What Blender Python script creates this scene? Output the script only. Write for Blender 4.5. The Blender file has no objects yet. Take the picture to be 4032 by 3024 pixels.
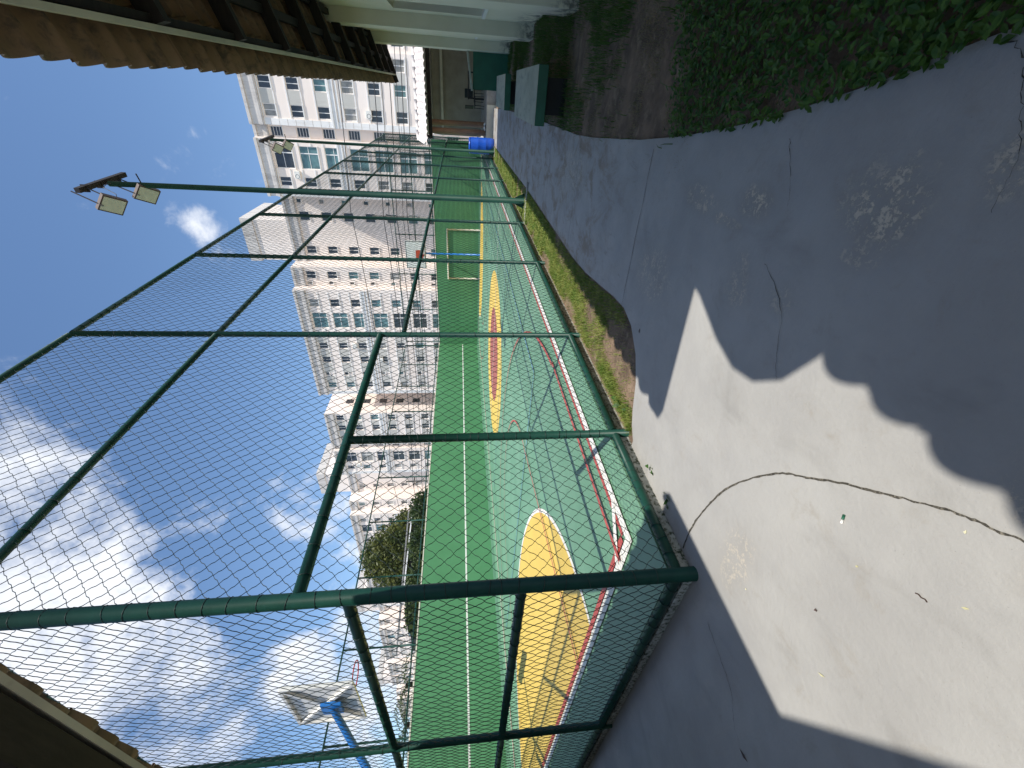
import bpy, math, random
import numpy as np
from mathutils import Vector, Matrix
random.seed(7); rng = np.random.default_rng(11)
sc = bpy.context.scene
col = sc.collection

# ------------------------------------------------------------------ camera
F_PX, PITCH, ROLL, YAW, EYE = 1646.0, 6.86, -0.62, 35.24, 1.5
p, r, a = (math.radians(v) for v in (PITCH, ROLL, YAW))
fw = Vector((-math.sin(a)*math.cos(p), math.cos(a)*math.cos(p), -math.sin(p)))
rt = Vector((math.cos(a), math.sin(a), 0)); up = rt.cross(fw)
rt2 = rt*math.cos(r) + up*math.sin(r); up2 = -rt*math.sin(r) + up*math.cos(r)
cd = bpy.data.cameras.new('camera'); cam = bpy.data.objects.new('camera', cd); col.objects.link(cam)
cd.sensor_fit = 'HORIZONTAL'; cd.sensor_width = 36; cd.lens = F_PX/4032*36; cd.clip_start = .02; cd.clip_end = 3000
R = Matrix((-up2, rt2, -fw)).transposed()          # the phone was held upright, the picture lies on its side
cam.matrix_world = Matrix.Translation((0, 0, EYE)) @ R.to_4x4()
sc.camera = cam

# ------------------------------------------------------------------ light
SX, SY = 0.53, 0.27                                 # shadow travel per metre of height: -X, +Y
sundir = Vector((-SX, SY, -1)).normalized()
elev = math.asin(-sundir.z); rot = math.atan2(-sundir.x, -sundir.y)
sl = bpy.data.lights.new('sun', 'SUN'); sl.energy = 4.3; sl.angle = math.radians(.53); sl.color = (1, .955, .88)
so = bpy.data.objects.new('sun', sl); col.objects.link(so); so.location = (10, -5, 30)
so.rotation_euler = sundir.to_track_quat('-Z', 'Y').to_euler()

w = bpy.data.worlds.new('World'); sc.world = w; w.use_nodes = True
nt = w.node_tree; N = nt.nodes; Lk = nt.links; N.clear()
def wn(t, **k):
    n = N.new(t)
    for kk, v in k.items(): setattr(n, kk, v)
    return n
def wmath(op, a_, b_=None, c_=None, clamp=False):
    n = wn('ShaderNodeMath', operation=op, use_clamp=clamp)
    for i, v in enumerate((a_, b_, c_)):
        if v is None: continue
        if isinstance(v, (int, float)): n.inputs[i].default_value = v
        else: Lk.new(v, n.inputs[i])
    return n.outputs[0]
sky = wn('ShaderNodeTexSky', sky_type='NISHITA', sun_disc=False, sun_elevation=elev, sun_rotation=rot)
sky.air_density = 1.0; sky.dust_density = .6; sky.ozone_density = 2.2
tc = wn('ShaderNodeTexCoord'); D = tc.outputs['Generated']
def noise(scale, detail, rough=.55, dist=0.0, vec=D):
    n = wn('ShaderNodeTexNoise'); n.inputs['Scale'].default_value = scale; n.inputs['Detail'].default_value = detail
    n.inputs['Roughness'].default_value = rough; n.inputs['Distortion'].default_value = dist; Lk.new(vec, n.inputs['Vector'])
    return n.outputs['Fac']
def blob(d, width, gain):
    v = Vector(d).normalized()
    n = wn('ShaderNodeVectorMath', operation='DOT_PRODUCT'); Lk.new(D, n.inputs[0]); n.inputs[1].default_value = v
    ang = wmath('ARCCOSINE', wmath('MINIMUM', n.outputs['Value'], .99999))
    m = wn('ShaderNodeMapRange', interpolation_type='SMOOTHSTEP'); Lk.new(ang, m.inputs[0])
    m.inputs[1].default_value = width; m.inputs[2].default_value = width*.25; m.inputs[3].default_value = 0; m.inputs[4].default_value = gain
    return m.outputs[0]
def pixdir(x, y): return fw*F_PX - up2*(x-2016) - rt2*(y-1512)
blobs = [(pixdir(170, 2100), .24, .40), (pixdir(380, 2300), .17, .36), (pixdir(60, 2520), .27, .62), (pixdir(-350, 2250), .34, .45),
         (pixdir(1190, 2650), .115, .50), (pixdir(1260, 1960), .13, .34), (pixdir(1450, 2400), .2, .30), (pixdir(800, 890), .05, .27), (pixdir(560, 2820), .24, .34),
         (pixdir(1130, 1880), .06, .3), (pixdir(1500, 2750), .22, .34), (pixdir(785, 520), .026, .26), (pixdir(900, 1020), .05, .18), (pixdir(700, 2060), .12, .2)]
tot = None
for b in blobs:
    o = blob(*b); tot = o if tot is None else wmath('MAXIMUM', tot, o)
big = noise(6.5, 10, .6, .5); fine = noise(21, 8, .62, .3); wide = noise(1.6, 3, .5)
shape = wmath('ADD', wmath('MULTIPLY', wmath('SUBTRACT', big, .5), 1.25), wmath('MULTIPLY', wmath('SUBTRACT', fine, .5), .55))
shape = wmath('ADD', wmath('ADD', shape, tot), wmath('MULTIPLY', wmath('SUBTRACT', wide, .5), .3))
mr = wn('ShaderNodeMapRange', interpolation_type='SMOOTHSTEP'); Lk.new(shape, mr.inputs[0])
mr.inputs[1].default_value = .17; mr.inputs[2].default_value = .62
mx = wn('ShaderNodeMix', data_type='RGBA'); Lk.new(mr.outputs[0], mx.inputs['Factor'])
hs = wn('ShaderNodeHueSaturation'); hs.inputs['Saturation'].default_value = 1.08; hs.inputs['Hue'].default_value = .5; Lk.new(sky.outputs[0], hs.inputs['Color'])
Lk.new(hs.outputs[0], mx.inputs['A']); mx.inputs['B'].default_value = (5.6, 5.8, 6.2, 1)
bg = wn('ShaderNodeBackground'); bg.inputs['Strength'].default_value = .15; Lk.new(mx.outputs['Result'], bg.inputs['Color'])
wo = wn('ShaderNodeOutputWorld'); Lk.new(bg.outputs[0], wo.inputs['Surface'])

sc.view_settings.view_transform = 'Standard'; sc.view_settings.look = 'None'
sc.view_settings.exposure = 0.30; sc.view_settings.gamma = 1; sc.view_settings.use_curve_mapping = False
sc.render.engine = 'CYCLES'; sc.cycles.max_bounces = 6; sc.cycles.use_denoising = True

# ------------------------------------------------------------------ helpers
def tag(o, label=None, cat=None, group=None, kind=None):
    if label: o['label'] = label
    if cat: o['category'] = cat
    if group: o['group'] = group
    if kind: o['kind'] = kind
    return o
def empty(name, loc=(0, 0, 0)):
    o = bpy.data.objects.new(name, None); o.empty_display_size = .2; col.objects.link(o); o.location = loc
    return o
def link(name, me, parent=None, loc=None, rz=None):
    o = bpy.data.objects.new(name, me); col.objects.link(o); o.parent = parent
    if loc is not None: o.location = loc
    if rz is not None: o.rotation_euler = (0, 0, rz)
    return o
def copy_tree(o, parent=None):
    c = o.copy(); col.objects.link(c); c.parent = parent
    for ch in o.children: copy_tree(ch, c)
    return c
class MB:
    def __init__(s): s.v = []; s.f = []
    def quad(s, *ps):
        i = len(s.v); s.v += [tuple(q) for q in ps]; s.f.append(tuple(range(i, i+len(ps)))); return s
    def box(s, x0, x1, y0, y1, z0, z1):
        i = len(s.v); s.v += [(x, y, z) for z in (z0, z1) for y in (y0, y1) for x in (x0, x1)]
        s.f += [tuple(i+k for k in q) for q in ((0, 2, 3, 1), (4, 5, 7, 6), (0, 1, 5, 4), (2, 6, 7, 3), (0, 4, 6, 2), (1, 3, 7, 5))]; return s
    def hexa(s, pts):     # 8 points ordered like box
        i = len(s.v); s.v += [tuple(q) for q in pts]
        s.f += [tuple(i+k for k in q) for q in ((0, 2, 3, 1), (4, 5, 7, 6), (0, 1, 5, 4), (2, 6, 7, 3), (0, 4, 6, 2), (1, 3, 7, 5))]; return s
    def bar(s, A, B, wd, ht):
        A, B = Vector(A), Vector(B); d = (B-A).normalized(); u = d.cross(Vector((0, 0, 1)))
        if u.length < 1e-3: u = Vector((1, 0, 0))
        u.normalize(); n = u.cross(d)
        return s.hexa([P+u*sx*wd/2+n*sz*ht/2 for sz in (-1, 1) for P in (A, B) for sx in (-1, 1)])
    def tube(s, pts, rad, n=10, cap=True):
        pts = [Vector(q) for q in pts]; rad = rad if isinstance(rad, (list, tuple)) else [rad]*len(pts); i0 = len(s.v)
        for k, P in enumerate(pts):
            d = (pts[min(k+1, len(pts)-1)]-pts[max(k-1, 0)]).normalized()
            u = d.cross(Vector((0, 0, 1))) if abs(d.z) < .95 else d.cross(Vector((0, 1, 0)))
            u.normalize(); v = d.cross(u)
            for j in range(n):
                t = 2*math.pi*j/n; s.v.append(tuple(P+(u*math.cos(t)+v*math.sin(t))*rad[k]))
        for k in range(len(pts)-1):
            for j in range(n):
                a_, b_ = i0+k*n+j, i0+k*n+(j+1) % n
                s.f.append((a_, b_, b_+n, a_+n))
        if cap:
            s.f.append(tuple(i0+j for j in range(n))); s.f.append(tuple(i0+(len(pts)-1)*n+j for j in reversed(range(n))))
        return s
    def ring(s, c, axis, R_, r_, n=12, m=5):
        ax = Vector(axis).normalized(); u = ax.cross(Vector((.3, .5, .8))).normalized(); v = ax.cross(u); c = Vector(c)
        i0 = len(s.v)
        for j in range(n):
            t = 2*math.pi*j/n; e = u*math.cos(t)+v*math.sin(t)
            for k in range(m):
                q = 2*math.pi*k/m; s.v.append(tuple(c+e*(R_+r_*math.cos(q))+ax*r_*math.sin(q)))
        for j in range(n):
            for k in range(m):
                A = i0+j*m+k; B = i0+j*m+(k+1) % m; C = i0+((j+1) % n)*m+(k+1) % m; E_ = i0+((j+1) % n)*m+k
                s.f.append((A, B, C, E_))
        return s
    def lathe(s, prof, c=(0, 0, 0), n=24):
        i0 = len(s.v)
        for (r_, z) in prof:
            for j in range(n):
                t = 2*math.pi*j/n; s.v.append((c[0]+r_*math.cos(t), c[1]+r_*math.sin(t), c[2]+z))
        for k in range(len(prof)-1):
            for j in range(n):
                a_, b_ = i0+k*n+j, i0+k*n+(j+1) % n; s.f.append((a_, b_, b_+n, a_+n))
        return s
    def poly(s, pts, z=None):
        i = len(s.v); s.v += [tuple(q) if z is None else (q[0], q[1], z) for q in pts]; s.f.append(tuple(range(i, i+len(pts)))); return s
    def prism(s, pts, z0, z1):
        n = len(pts); i = len(s.v); s.v += [(q[0], q[1], z0) for q in pts]+[(q[0], q[1], z1) for q in pts]
        s.f.append(tuple(i+n+k for k in range(n))); s.f.append(tuple(i+k for k in reversed(range(n))))
        s.f += [(i+k, i+(k+1) % n, i+n+(k+1) % n, i+n+k) for k in range(n)]; return s
    def mesh(s, name, mat=None, smooth=False):
        me = bpy.data.meshes.new(name); me.from_pydata(s.v, [], s.f)
        if mat: me.materials.append(mat)
        if smooth: me.polygons.foreach_set('use_smooth', [True]*len(me.polygons))
        me.update(); return me
    def build(s, name, mat, parent=None, smooth=False, loc=None, bevel=0):
        o = link(name, s.mesh(name, mat, smooth), parent, loc)
        if bevel:
            m = o.modifiers.new('bevel', 'BEVEL'); m.width = bevel; m.segments = 2; m.limit_method = 'ANGLE'
        return o
def npmesh(name, V, Fc, mat, parent=None, smooth=False):
    me = bpy.data.meshes.new(name); me.from_pydata(V.tolist() if hasattr(V, 'tolist') else V, [], Fc.tolist() if hasattr(Fc, 'tolist') else Fc)
    if mat: me.materials.append(mat)
    if smooth: me.polygons.foreach_set('use_smooth', [True]*len(me.polygons))
    me.update(); return link(name, me, parent)

# ------------------------------------------------------------------ materials
class NT:
    def __init__(s, name):
        s.m = bpy.data.materials.new(name); s.m.use_nodes = True; s.t = s.m.node_tree; s.b = s.t.nodes['Principled BSDF']
        s.out = s.t.nodes['Material Output']; g = s.n('ShaderNodeNewGeometry'); s.P = g.outputs['Position']
    def n(s, t, **k):
        x = s.t.nodes.new(t)
        for kk, v in k.items(): setattr(x, kk, v)
        return x
    def l(s, a_, b_): s.t.links.new(a_, b_)
    def setin(s, sock, v):
        if isinstance(v, (int, float)): sock.default_value = v
        elif isinstance(v, (tuple, list)): sock.default_value = tuple(v)+((1,) if len(v) == 3 and len(sock.default_value) == 4 else ())
        else: s.l(v, sock)
    def math(s, op, *a_, clamp=False):
        x = s.n('ShaderNodeMath', operation=op, use_clamp=clamp)
        for i, v in enumerate(a_): s.setin(x.inputs[i], v)
        return x.outputs[0]
    def noise(s, scale, detail=6, rough=.6, dist=0, vec=None, scl=None):
        vec = vec or s.P
        if scl:
            mp = s.n('ShaderNodeMapping'); s.l(vec, mp.inputs[0]); mp.inputs['Scale'].default_value = scl; vec = mp.outputs[0]
        x = s.n('ShaderNodeTexNoise'); x.inputs['Scale'].default_value = scale; x.inputs['Detail'].default_value = detail
        x.inputs['Roughness'].default_value = rough; x.inputs['Distortion'].default_value = dist; s.l(vec, x.inputs['Vector']); return x.outputs['Fac']
    def ramp(s, v, lo, hi, o0=0.0, o1=1.0, smooth=True):
        x = s.n('ShaderNodeMapRange', interpolation_type='SMOOTHSTEP' if smooth else 'LINEAR'); s.l(v, x.inputs[0])
        for i, q in enumerate((lo, hi, o0, o1)): x.inputs[i+1].default_value = q
        return x.outputs[0]
    def mix(s, f, a_, b_, blend='MIX'):
        x = s.n('ShaderNodeMix', data_type='RGBA', blend_type=blend); s.setin(x.inputs['Factor'], f); s.setin(x.inputs['A'], a_); s.setin(x.inputs['B'], b_); return x.outputs['Result']
    def bump(s, h, strength=.3, dist=.01):
        x = s.n('ShaderNodeBump'); x.inputs['Strength'].default_value = strength; x.inputs['Distance'].default_value = dist; s.l(h, x.inputs['Height']); s.l(x.outputs[0], s.b.inputs['Normal'])
    def base(s, c): s.setin(s.b.inputs['Base Color'], c)
    def rough(s, v): s.setin(s.b.inputs['Roughness'], v)
def mat(name, c, rough=.6, var=.18, scale=6, bump=.15, bscale=60, c2=None, lo=.45, hi=.7, metallic=0, scl=None, bdist=.004):
    m = NT(name); n1 = m.noise(scale, 7, .6, scl=scl)
    cc = m.mix(m.ramp(n1, .3, .7), [v*(1-var) for v in c], [min(v*(1+var), .95) for v in c])
    if c2 is not None: cc = m.mix(m.ramp(m.noise(scale*2.3, 8, .65, .3, scl=scl), lo, hi), cc, c2)
    m.base(cc); m.rough(rough); m.b.inputs['Metallic'].default_value = metallic
    if bump: m.bump(m.noise(bscale, 4, .6), bump, bdist)
    return m.m
M = {}
M['pipe'] = mat('green_pipe_paint', (.011, .055, .039), .42, .12, 9, .12, 45, c2=(.025, .085, .066), lo=.62, hi=.78)
M['wire'] = mat('green_wire', (.010, .026, .022), .5, .1, 3, 0)
M['pole'] = mat('lamp_pole_paint', (.013, .055, .037), .55, .15, 3, .1, 40, c2=(.03, .09, .065), lo=.62, hi=.8)
M['white'] = mat('white_paint', (.78, .76, .70), .55, .06, 4, .08, c2=(.5, .48, .42), lo=.62, hi=.85)
M['cream'] = mat('cream_paint', (.62, .58, .46), .7, .12, 2, .1, c2=(.3, .28, .22), lo=.58, hi=.85)
M['dark_metal'] = mat('dark_metal', (.02, .017, .018), .9, .2, 6, .1)
M['rust'] = mat('brown_steel', (.07, .04, .03), .6, .3, 9, .1)
M['lens'] = mat('flood_glass', (.55, .53, .42), .25, .08, 12, 0)
M['blue'] = mat('blue_paint', (.02, .17, .5), .35, .12, 5, .05, c2=(.25, .4, .55), lo=.66, hi=.8)
M['barrel'] = mat('blue_barrel_plastic', (.012, .085, .48), .32, .08, 4, .05)
M['rim'] = mat('red_rim', (.5, .04, .03), .4, .1, 6, 0)
M['orange'] = mat('orange_paint', (.55, .07, .02), .5, .1, 6, 0)
M['wood'] = mat('dark_wood', (.018, .013, .010), .7, .4, 5, .2, scl=(1, 8, 8))
M['concrete'] = mat('raw_concrete', (.33, .31, .27), .85, .2, 3, .35, 50, c2=(.17, .16, .13), lo=.55, hi=.8)
M['slab_white'] = mat('chipped_white_edge', (.42, .42, .38), .85, .25, 14, .3, c2=(.06, .07, .04), lo=.45, hi=.62)
M['bench_top'] = mat('bench_concrete', (.40, .41, .31), .8, .16, 3, .25, 45, c2=(.22, .24, .2), lo=.5, hi=.75, scl=(1, .35, 1))
M['bench_green'] = mat('bench_green_paint', (.018, .115, .062), .5, .15, 4, .1)
M['counter_green'] = mat('counter_green_paint', (.014, .12, .07), .5, .12, 3, .1)
M['column'] = mat('brown_column', (.26, .14, .075), .5, .2, 4, .1, c2=(.42, .25, .14), lo=.55, hi=.75, scl=(1, 1, .3))
M['plaster'] = mat('tan_plaster', (.34, .30, .23), .8, .12, 2, .1)
M['black'] = mat('black_stuff', (.012, .012, .013), .6, .2, 6, 0)
M['soil'] = mat('soil', (.17, .115, .075), .95, .4, 3.5, 1.0, 30, c2=(.29, .21, .14), lo=.5, hi=.72, bdist=.02)
M['bark'] = mat('bark', (.10, .075, .05), .9, .3, 3, .5, 20, scl=(1, 1, .2))
M['debris'] = mat('dirt_in_joint', (.05, .045, .035), .95, .5, 40, .6, 90, c2=(.2, .18, .14), lo=.5, hi=.65)
M['paving'] = mat('yard_paving', (.40, .38, .34), .9, .15, .3, .2)
M['roofgrey'] = mat('grey_sheet_roof', (.26, .255, .24), .7, .15, 1.5, .1)
M['cable'] = mat('cable', (.02, .02, .022), .6, .1, 2, 0)

for k_ in ('pipe', 'pole'): M[k_].node_tree.nodes['Principled BSDF'].inputs['Specular IOR Level'].default_value = .22
def leafmat(name, c1_, c2_, scale, trans=.35):
    m = NT(name); cc = m.mix(m.ramp(m.noise(scale, 3, .6), .35, .65), c1_, c2_); m.base(cc); m.rough(.55)
    tr = m.n('ShaderNodeBsdfTranslucent'); m.l(cc, tr.inputs[0]); ms = m.n('ShaderNodeMixShader'); ms.inputs[0].default_value = trans
    m.l(m.b.outputs[0], ms.inputs[1]); m.l(tr.outputs[0], ms.inputs[2]); m.l(ms.outputs[0], m.out.inputs['Surface']); return m.m
M['grass'] = leafmat('grass', (.15, .24, .035), (.33, .37, .09), 6)
M['drygrass'] = leafmat('dry_grass', (.22, .19, .09), (.30, .26, .13), 6)
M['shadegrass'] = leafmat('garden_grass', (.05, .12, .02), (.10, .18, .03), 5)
M['cover'] = leafmat('groundcover', (.03, .10, .012), (.10, .20, .022), 14)
M['foliage'] = leafmat('tree_foliage', (.055, .08, .016), (.14, .15, .03), .7)
M['foliage2'] = leafmat('shrub_foliage', (.03, .06, .014), (.08, .11, .025), 1.2)
M['palm'] = leafmat('palm_foliage', (.05, .09, .02), (.12, .14, .05), 2)
M['paleleaf'] = leafmat('pale_fallen_leaf', (.75, .72, .5), (.62, .58, .3), 30, .2)

# --- painted concrete path: grey floor paint, worn patches with a shape of their own, hairline cracks
def path_material():
    m = NT('grey_floor_paint')
    base = m.mix(m.ramp(m.noise(1.6, 7, .6), .35, .68), (.345, .335, .315), (.395, .385, .36))
    base = m.mix(m.ramp(m.noise(6, 9, .72, .4), .53, .76, 0, .6), base, (.30, .27, .225))
    base = m.mix(m.ramp(m.noise(2.1, 4, .6, .5, scl=(1.6, .9, 1)), .52, .78, 0, .42), base, (.225, .215, .195))
    sy = m.n('ShaderNodeSeparateXYZ'); m.l(m.P, sy.inputs[0])
    worn = m.math('MULTIPLY', m.ramp(sy.outputs[1], 3.2, 5.5), m.ramp(m.noise(1.9, 9, .75, .6, scl=(1.6, .9, 1)), .45, .62, 0, .9))
    base = m.mix(worn, base, (.235, .185, .13))
    blotch = m.math('MULTIPLY', m.ramp(m.noise(5.5, 8, .75, .5, scl=(2.2, .6, 1)), .55, .72, 0, .6), m.ramp(sy.outputs[1], 2.4, 4.5)); base = m.mix(blotch, base, (.17, .155, .13))
    warp = m.noise(9, 6, .7); flake = m.noise(55, 5, .75, .5); flake2 = m.noise(16, 6, .7, .4)
    sx = m.n('ShaderNodeSeparateXYZ'); m.l(m.P, sx.inputs[0])
    tot = None; halo = None
    for (x, y, rx, ry, g) in [(-.39, 2.15, .07, .12, 1.1), (-.48, 2.66, .07, .2, .85), (-.53, 2.35, .03, .16, .9), (-.25, 1.44, .15, .17, 1.0), (-.43, 1.44, .05, .1, .6), (-.08, 1.12, .12, .07, .75),
                              (-.81, 2.03, .10, .10, .62), (-.7, 2.06, .08, .06, .55), (-1.11, 3.05, .2, .3, .62), (-.81, 6.08, .25, .6, .62), (-1.04, 6.54, .3, .4, .5), (-.73, 1.69, .06, .1, .5), (-.75, .55, .12, .1, .6), (-.9, .45, .1, .05, .8), (-2.05, 1.2, .2, .12, .5)]:
        dx = m.math('DIVIDE', m.math('SUBTRACT', sx.outputs[0], x), rx); dy = m.math('DIVIDE', m.math('SUBTRACT', sx.outputs[1], y), ry)
        d = m.math('SQRT', m.math('ADD', m.math('MULTIPLY', dx, dx), m.math('MULTIPLY', dy, dy)))
        d = m.math('ADD', d, m.math('MULTIPLY', m.math('SUBTRACT', warp, .5), 1.5))
        k = m.ramp(d, 1.25, .55, 0, g); h = m.ramp(d, 1.9, .5, 0, g)
        tot = k if tot is None else m.math('MAXIMUM', tot, k); halo = h if halo is None else m.math('MAXIMUM', halo, h)
    base = m.mix(m.math('MULTIPLY', halo, .35), base, (.27, .245, .205))
    msk = m.ramp(m.math('ADD', m.math('MULTIPLY', flake, .5), m.math('MULTIPLY', flake2, .5)), .5, .56)
    msk = m.math('MULTIPLY', msk, tot, clamp=True)
    base = m.mix(m.math('MULTIPLY', msk, 1.0), base, (.60, .53, .42))
    spk = m.ramp(m.noise(130, 2, .5), .70, .76, 0, .5); base = m.mix(spk, base, (.2, .19, .17))
    m.base(base); m.rough(m.ramp(m.noise(4, 5), .3, .7, .5, .75))
    hgt = m.math('ADD', m.math('MULTIPLY', m.noise(26, 6, .65), .6), m.math('MULTIPLY', m.noise(4, 4, .5), 1.0)); hgt = m.math('SUBTRACT', hgt, m.math('MULTIPLY', msk, .3))
    m.bump(hgt, .5, .012); return m.m
M['path'] = path_material()
def court_material():
    m = NT('court_green_paint')
    c = m.mix(m.ramp(m.noise(.9, 6, .6), .35, .68), (.125, .27, .165), (.16, .315, .20))
    c = m.mix(m.ramp(m.noise(5, 8, .7, .3, scl=(1, .35, 1)), .55, .8, 0, .45), c, (.2, .28, .2))
    c = m.mix(m.ramp(m.noise(2.2, 5, .6), .62, .8, 0, .4), c, (.08, .18, .11))
    m.base(c); m.rough(.5); m.bump(m.noise(45, 5), .15, .004); return m.m
M['court'] = court_material()
def paint(name, c, wear=(.11, .25, .15), lo=.66, hi=.8, rough=.5):
    m = NT(name); cc = m.mix(m.ramp(m.noise(2, 6), .3, .7), [v*.92 for v in c], c)
    cc = m.mix(m.ramp(m.noise(9, 8, .7, .4, scl=(1, .5, 1)), lo, hi, 0, .75), cc, wear); m.base(cc); m.rough(rough); return m.m
M['yellow'] = paint('yellow_court_paint', (.72, .50, .10), (.55, .38, .14), .55, .8)
M['red'] = paint('red_court_paint', (.46, .075, .06)); M['brick'] = paint('brick_red_court_paint', (.36, .10, .08), (.3, .11, .08))
M['line'] = paint('white_court_paint', (.80, .78, .70), (.4, .45, .36), .62, .82); M['blueline'] = paint('blue_court_paint', (.12, .27, .38), (.11, .25, .16), .42, .62)
def wall_green():
    m = NT('court_wall_green'); c = m.mix(m.ramp(m.noise(.5, 5), .35, .7), (.066, .21, .085), (.082, .245, .105))
    c = m.mix(m.ramp(m.noise(3, 7, .65, .2, scl=(1, 1, .35)), .58, .85, 0, .4), c, (.12, .24, .13)); m.base(c); m.rough(.6); m.bump(m.noise(20, 4), .1, .006); return m.m
M['wallgreen'] = wall_green()
def school_wall():
    m = NT('school_wall_paint'); sx = m.n('ShaderNodeSeparateXYZ'); m.l(m.P, sx.inputs[0])
    c = m.mix(m.ramp(m.noise(1.2, 5), .3, .7), (.70, .65, .47), (.78, .73, .55))
    grime = m.math('MULTIPLY', m.ramp(m.noise(5, 8, .7, .3), .44, .6), m.ramp(m.math('ADD', sx.outputs[2], m.math('MULTIPLY', m.noise(2.5, 4), .5)), .75, .35), clamp=True)
    c = m.mix(m.math('MULTIPLY', grime, .85), c, (.09, .085, .07)); m.base(c); m.rough(.75); m.bump(m.noise(35, 5), .15, .005); return m.m
M['school'] = school_wall()
M['schoolwhite'] = M['school']
def tile_mat(name, c1_, c2_, dirt):
    m = NT(name); oi = m.n('ShaderNodeObjectInfo')
    c = m.mix(oi.outputs['Random'], c1_, c2_); c = m.mix(m.ramp(m.noise(9, 8, .7, .3), .45, .7), c, dirt); m.base(c); m.rough(.85); m.bump(m.noise(60, 5), .3, .004); return m.m
M['tile'] = tile_mat('clay_tile', (.23, .145, .075), (.33, .21, .115), (.12, .09, .06))
M['paletile'] = tile_mat('sun_glare_tile', (.74, .66, .6), (.86, .8, .74), (.55, .46, .42))  # overexposed sun glare put into the near-white tile colour
def tower_mat():
    m = NT('tower_plaster'); c = m.mix(m.ramp(m.noise(.25, 6), .3, .7), (.88, .76, .67), (.93, .83, .75)); c = m.mix(m.ramp(m.noise(1.2, 7, .65, 0, scl=(1, 1, .25)), .62, .85, 0, .35), c, (.62, .54, .48)); m.base(c); m.rough(.85); return m.m
M['tower'] = tower_mat()
def weather(name, c, streak):
    m = NT(name); cc = m.mix(m.ramp(m.noise(.6, 6), .3, .7), [v*.9 for v in c], c); cc = m.mix(m.ramp(m.noise(1.6, 8, .72, .4, scl=(1, 1, .22)), .46, .72, 0, .8), cc, streak); m.base(cc); m.rough(.9); return m.m
M['parapet'] = weather('weathered_parapet', (.66, .62, .58), (.30, .27, .25))
M['panel'] = weather('grey_spandrel', (.58, .56, .51), (.5, .475, .43))
M['trim'] = weather('white_trim', (.86, .84, .81), (.7, .67, .63))
def glass(name, c, rough=.08):
    m = NT(name); m.base(m.mix(m.ramp(m.noise(1.1, 3), .35, .65), [v*.6 for v in c], c)); m.rough(rough); m.b.inputs['Specular IOR Level'].default_value = .7; return m.m
M['glassdark'] = glass('dark_glass', (.05, .055, .06)); M['glassteal'] = glass('teal_glass', (.13, .24, .24)); M['glasscurtain'] = glass('curtained_glass', (.34, .33, .30), .3)
M['loggia'] = mat('loggia_interior', (.34, .29, .25), .8, .15, 1, 0)

# ------------------------------------------------------------------ setting: ground, path, beds
g = MB().poly([(-900, -300), (600, -300), (600, 1200), (-900, 1200)], -.12).build('ground', M['paving']); tag(g, kind='structure')
XF, Y0, Y2, BAY, YF, XL, ZC = -2.51, 1.38, 4.62, 2.71, 29.35, -16.8, .14
left_edge = [(-2.47, 2.60), (-2.36, 2.70), (-2.24, 2.76), (-2.0, 2.84), (-1.80, 2.98), (-1.64, 3.2), (-1.58, 3.44), (-1.6, 3.75), (-1.65, 4.1), (-1.74, 4.8), (-1.78, 5.5), (-1.77, 8), (-1.77, 10.1), (-1.85, 14), (-1.95, 19.6), (-2.0, 21.9)]
right_edge = [(-.66, 21.9), (-.62, 20.3), (-.5, 15.9), (-.48, 14), (-.43, 10), (-.42, 8.7), (-.41, 7), (-.41, 6.1), (-.37, 5.26), (-.33, 4.72), (-.27, 3.9), (-.18, 3.13), (-.07, 2.46), (.02, 2.04), (.11, 1.69), (.16, 1.55), (.23, 1.31), (.34, .95), (.55, .4), (.9, -.4), (1.5, -1.5), (1.9, -9)]
path_pts = [(-18, -9), (-18, Y0-.013), (XF-.015, Y0-.013), (XF-.015, 2.60)] + left_edge + right_edge
path = MB().prism(path_pts[::-1], -.11, 0).build('path', M['path']); tag(path, kind='structure')
def strip(pts, wfun, z, name, m, parent):
    mb = MB(); prev = None
    for i, (x, y) in enumerate(pts):
        q0 = pts[max(i-1, 0)]; q1 = pts[min(i+1, len(pts)-1)]; d = Vector((q1[0]-q0[0], q1[1]-q0[1])).normalized(); n = Vector((-d.y, d.x)); ww = wfun(i/(len(pts)-1))
        cur = ((x+n.x*ww, y+n.y*ww, z), (x-n.x*ww, y-n.y*ww, z))
        if prev: mb.quad(prev[0], cur[0], cur[1], prev[1])
        prev = cur
    return mb.build(name, m, parent)
def spline(pts, n=8, jit=0):
    out = []
    P = [pts[0]]+list(pts)+[pts[-1]]
    for i in range(1, len(P)-2):
        for k in range(n):
            t = k/n; a_, b_, c_, d_ = (Vector(P[i-1]), Vector(P[i]), Vector(P[i+1]), Vector(P[i+2]))
            q = .5*((2*b_)+(c_-a_)*t+(2*a_-5*b_+4*c_-d_)*t*t+(3*b_-a_-3*c_+d_)*t**3); out.append((q.x+random.uniform(-jit, jit), q.y+random.uniform(-jit, jit)))
    out.append(tuple(pts[-1])); return out
crack = spline([(-2.5, 1.56), (-2.28, 1.57), (-2.06, 1.54), (-1.77, 1.46), (-1.45, 1.27), (-1.31, 1.12), (-1.17, .95), (-1.07, .81), (-.98, .68), (-.93, .57), (-.88, .46), (-.8, .2)], 10, .0025)
strip(crack, lambda t: random.uniform(.003, .0065)*(1.2-.6*t), .003, 'joint', M['debris'], path)
for y, x0, x1 in ((3.5, -1.6, -.3), (5.82, -1.76, -.42), (7.75, -1.76, -.42), (10.1, -1.7, -.44), (12.4, -1.8, -.46), (14.8, -1.86, -.5), (17.2, -1.9, -.55)):
    pts = [(x0+(x1-x0)*k/12, y+(.06 if y < 4 else .0)*k/12+random.uniform(-.006, .006)) for k in range(13)]
    strip(pts, lambda t: random.uniform(.0015, .0032)*max(1, y/4.5), .003, 'joint', M['debris'], path)
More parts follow.
